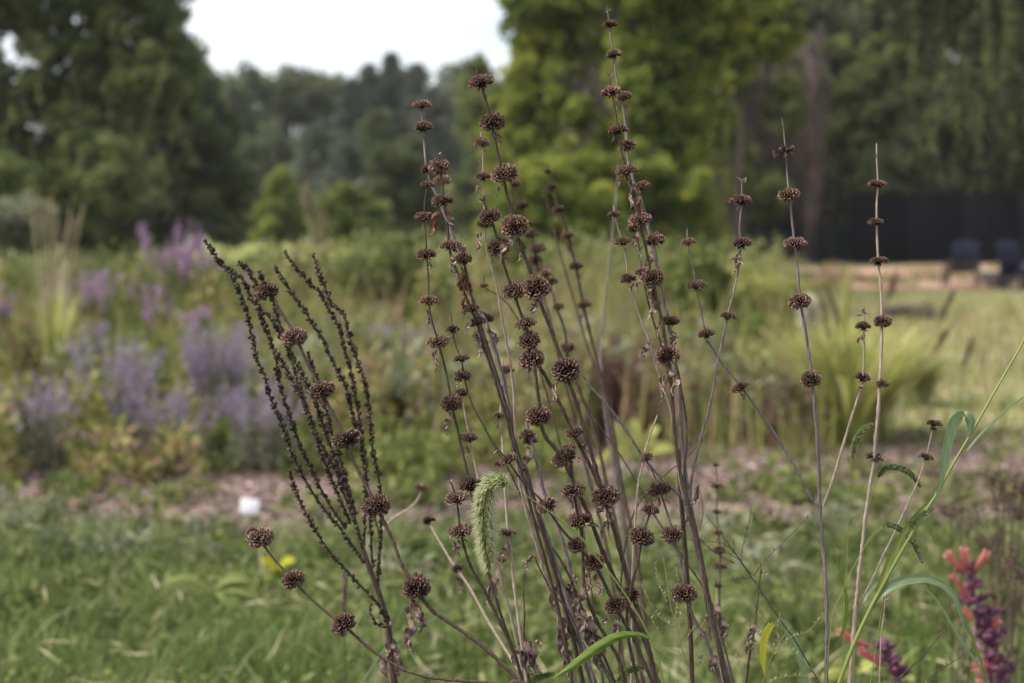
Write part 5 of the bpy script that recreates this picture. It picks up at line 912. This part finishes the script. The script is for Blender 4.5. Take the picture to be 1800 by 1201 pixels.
# broad folded leaf and other loose grass shoots
for lab, blades, Y in (
    ('broad grass shoot with one folded pale leaf and one yellow leaf, low right of centre',
      [('blade_grey', [(1420,1205),(1408,1160),(1394,1124),(1382,1102),(1370,1094),(1358,1098)], [.004, .010, .012, .011, .008, .004]), ('blade_yellow', [(1360,1096),(1350,1106),(1342,1128),(1341,1160),(1345,1190)], [.006, .009, .010, .007, .001])], 1.75),
    ('narrow dark green grass shoot standing left of the pale right-hand stalk',
      [('blade', [(1452,942),(1464,965),(1474,995),(1484,1030),(1488,1065),(1484,1100),(1478,1120)], [.0005, .0012, .002, .003, .004, .004, .003])], 1.6),
    ('two blue-green grass blades crossing under the red flowers', [('blade_grey', [(1628,1035),(1650,1060),(1680,1110),(1720,1170),(1740,1205)], [.002, .003, .004, .004, .004]), ('blade', [(1682,1060),(1700,1100),(1720,1150),(1735,1205)], [.002, .003, .003, .003])], 1.9),
    ('long pale grass blade lying low behind the arching stalk', [('blade_grey', [(640,1196),(680,1140),(730,1110),(770,1085),(800,1075)], [.004, .005, .004, .003, .001])], 1.95)):
    b = Vector((P(blades[0][1][0][0], 1201, Y).x, Y+.03, 0)); r = thing('grass_shoot', b, lab, 'grass', 'loose grass shoots')
    culm(r, b, [(blades[0][1][0][0], 1201), (blades[0][1][0][0]+2, 1215)], Y, (3, 4))
    for m_, pts, ws in blades: blade_mesh('leaf_blade', bp(pts, Y), ws, m_, r, b, .15)

# fine panicle grasses: hair-thin branching sprays
def panicle(lab, lines, Y, mat, wpx=1.6, spik=.5):
    x0 = lines[0][-1][0]; b = Vector((P(x0, 1201, Y).x, Y+.03, 0)); r = thing('panicle_grass', b, lab, 'grass', 'fine panicle grasses')
    G = Geo(); W = Geo()
    for k, ln in enumerate(lines):
        c = catmull([P(x, y, Y + (k % 3-1)*.02*(k > 0)) for x, y in ln], 6)
        if k == 0: c += [c[-1].lerp(b, .5), b]
        tube(W if k == 0 else G, [q-b for q in c], np.linspace(.5, 1.0, len(c))*wpx*(1.5 if k == 0 else 1)/2/F*Y, 4)
        if k == 0: continue
        for q in c:
            if random.random() < spik:
                d = Vector((random.gauss(0, .6), random.gauss(0, .6), 1.0)); leaf_quads(G, np.array([tuple(q-b)]), np.array([tuple(d)]), .0045, .0016, .8)
    W.obj('stem', M[mat], r); G.obj('panicle', M[mat], r)
panicle('wiry brown panicle grass fanning left right of the thick grey stalk', [[(1240,905),(1268,940),(1292,972),(1310,1000),(1340,1042),(1368,1085),(1400,1130),(1440,1201)],
    [(1192,892),(1215,930),(1240,958),(1262,975),(1290,990)], [(1180,978),(1230,968),(1270,970),(1300,985),(1320,1010)], [(1195,948),(1240,952),(1275,958),(1302,985)], [(1322,886),(1316,920),(1308,950),(1302,980)], [(1230,860),(1236,900),(1229,935)],
    [(1260,1026),(1290,1018),(1322,1016)], [(1428,902),(1400,930),(1370,960),(1345,985),(1325,1012)], [(1290,946),(1291,968)]], 1.64, 'stem_brown', 1.8, .35)
panicle('feathery yellow-green panicle grass between the lower cluster and the lowest hanging head', [[(1166,980),(1172,1020),(1178,1060),(1190,1110),(1205,1160),(1222,1201)],
    [(1124,1026),(1140,1055),(1160,1085),(1180,1100)], [(1190,1002),(1192,1040),(1188,1075),(1184,1100)], [(1230,1090),(1215,1110),(1200,1130)], [(1112,1050),(1140,1080),(1170,1130),(1200,1150)], [(1246,1080),(1226,1115),(1212,1150)], [(1150,990),(1160,1030),(1172,1060)], [(1198,1060),(1196,1090),(1192,1120)], [(1100,1110),(1140,1130),(1180,1160)]], 1.58, 'straw', 1.5, .9)
panicle('hairy pale panicle grass in front of the broad folded leaf', [[(1390,1100),(1370,1130),(1352,1165),(1340,1201)],
    [(1446,1080),(1420,1110),(1390,1120),(1368,1140)], [(1300,1090),(1330,1110),(1350,1130),(1372,1140)], [(1438,1190),(1400,1188),(1370,1192),(1350,1200)], [(1370,1080),(1366,1110),(1372,1150)], [(1320,1060),(1340,1090),(1370,1120),(1400,1150),(1440,1190)], [(1300,1140),(1330,1130),(1362,1150)], [(1280,1130),(1296,1160),(1310,1201)]], 1.6, 'straw', 1.2, .8)
panicle('thin stiff straw with beaded top standing just left of the leaning green grass', [[(1561,1018),(1557,1050),(1553,1085),(1549,1120),(1546,1201)], [(1566,1014),(1560,1040),(1556,1070),(1552,1100)]], 1.55, 'stem_pale', 2.2, .9)
panicle('two crossing bare brown straws leaning left of the red flowers', [[(1672,1098),(1650,1120),(1620,1155),(1585,1188),(1570,1201)], [(1712,1140),(1680,1160),(1650,1180),(1620,1201)]], 1.55, 'stem_brown', 2.4, .3)

# ------------------------------------------------------------------ coral flowers with purple calyces
def coral_plant(lab, stem, whorls, tubes, Y):
    b = Vector((P(stem[-1][0], 1201, Y).x, Y+.03, 0)); r = thing('coral_flower', b, lab, 'flower', 'coral flowers at lower right')
    culm(r, b, stem, Y, (4, 6), True, 'stem', 'purple')
    for (x, y, sz) in whorls:
        G = Geo(); n = 9; A = rng.normal(size=(n, 3)); A[:, 2] = np.abs(A[:, 2])*.9 + .35
        c = P(x, y, Y) - b; k = sz*.85/F*Y
        for i in range(n):
            d = Vector(A[i]).normalized(); p = Vector(c) + Vector((random.gauss(0, .12), random.gauss(0, .12), random.gauss(0, .12)))*k
            tube(G, [p, p+d*k*.28, p+d*k*.55, p+d*k*.72], np.array([.04, .11, .13, .05])*k, 5, random.random())
        G.obj('calyx_whorl', M['purple'], r, True)
    for (x0, y0, x1, y1, w) in tubes:
        G = Geo(); a = P(x0, y0, Y) - b; e = P(x1, y1, Y - .01) - b; d = (e-a); k = w*.40/F*Y; sag = Vector((0, 0, -.12*d.length))
        pts = [a, a.lerp(e, .3)+sag*.3, a.lerp(e, .65)+sag*.3, e]; c = catmull(pts, 4); tube(G, c, np.interp(np.linspace(0, 1, len(c)), [0, .3, .8, 1], [.45, .75, 1.0, 1.05])*k, 9, .45, False)
        dn = d.normalized(); u = dn.orthogonal().normalized(); v = dn.cross(u)
        for j in range(5):
            an = j*1.2566; o = u*math.cos(an)+v*math.sin(an); leaf_quads(G, np.array([tuple(e+o*k*.6)]), np.array([tuple(dn*1.0+o*.9)]), k*1.2, k*1.1, .85, .25)
        G.obj('petal_tube', M['coral'], r, True)
coral_plant('taller coral and purple flower spike at the lower right corner', [(1703,1008),(1712,1040),(1722,1090),(1734,1140),(1744,1201)],
    [(1703,1010,36),(1710,1035,34),(1716,1060,44),(1722,1085,48),(1728,1105,46),(1728,1130,54),(1736,1150,44),(1744,1172,40),(1752,1195,50),(1746,1080,34),(1760,1120,30),(1764,1165,30),(1775,1180,26)],
    [(1700,1005,1694,968,17),(1698,1006,1667,976,16),(1712,1004,1733,972,15),(1702,1060,1692,1030,15),(1708,1090,1696,1074,15),(1742,1110,1752,1092,16),(1736,1172,1716,1172,20),(1740,1190,1724,1190,20),(1750,1165,1748,1152,14),(1690,1030,1674,1012,12)], 2.6)
coral_plant('lower drooping coral and purple flower just left of the corner spike', [(1558,1150),(1564,1165),(1576,1190),(1584,1201)],
    [(1546,1142,34),(1556,1145,36),(1562,1160,40),(1568,1175,42),(1576,1192,40)],
    [(1528,1136,1478,1112,17),(1544,1158,1516,1146,18),(1556,1170,1532,1156,16)], 2.3)
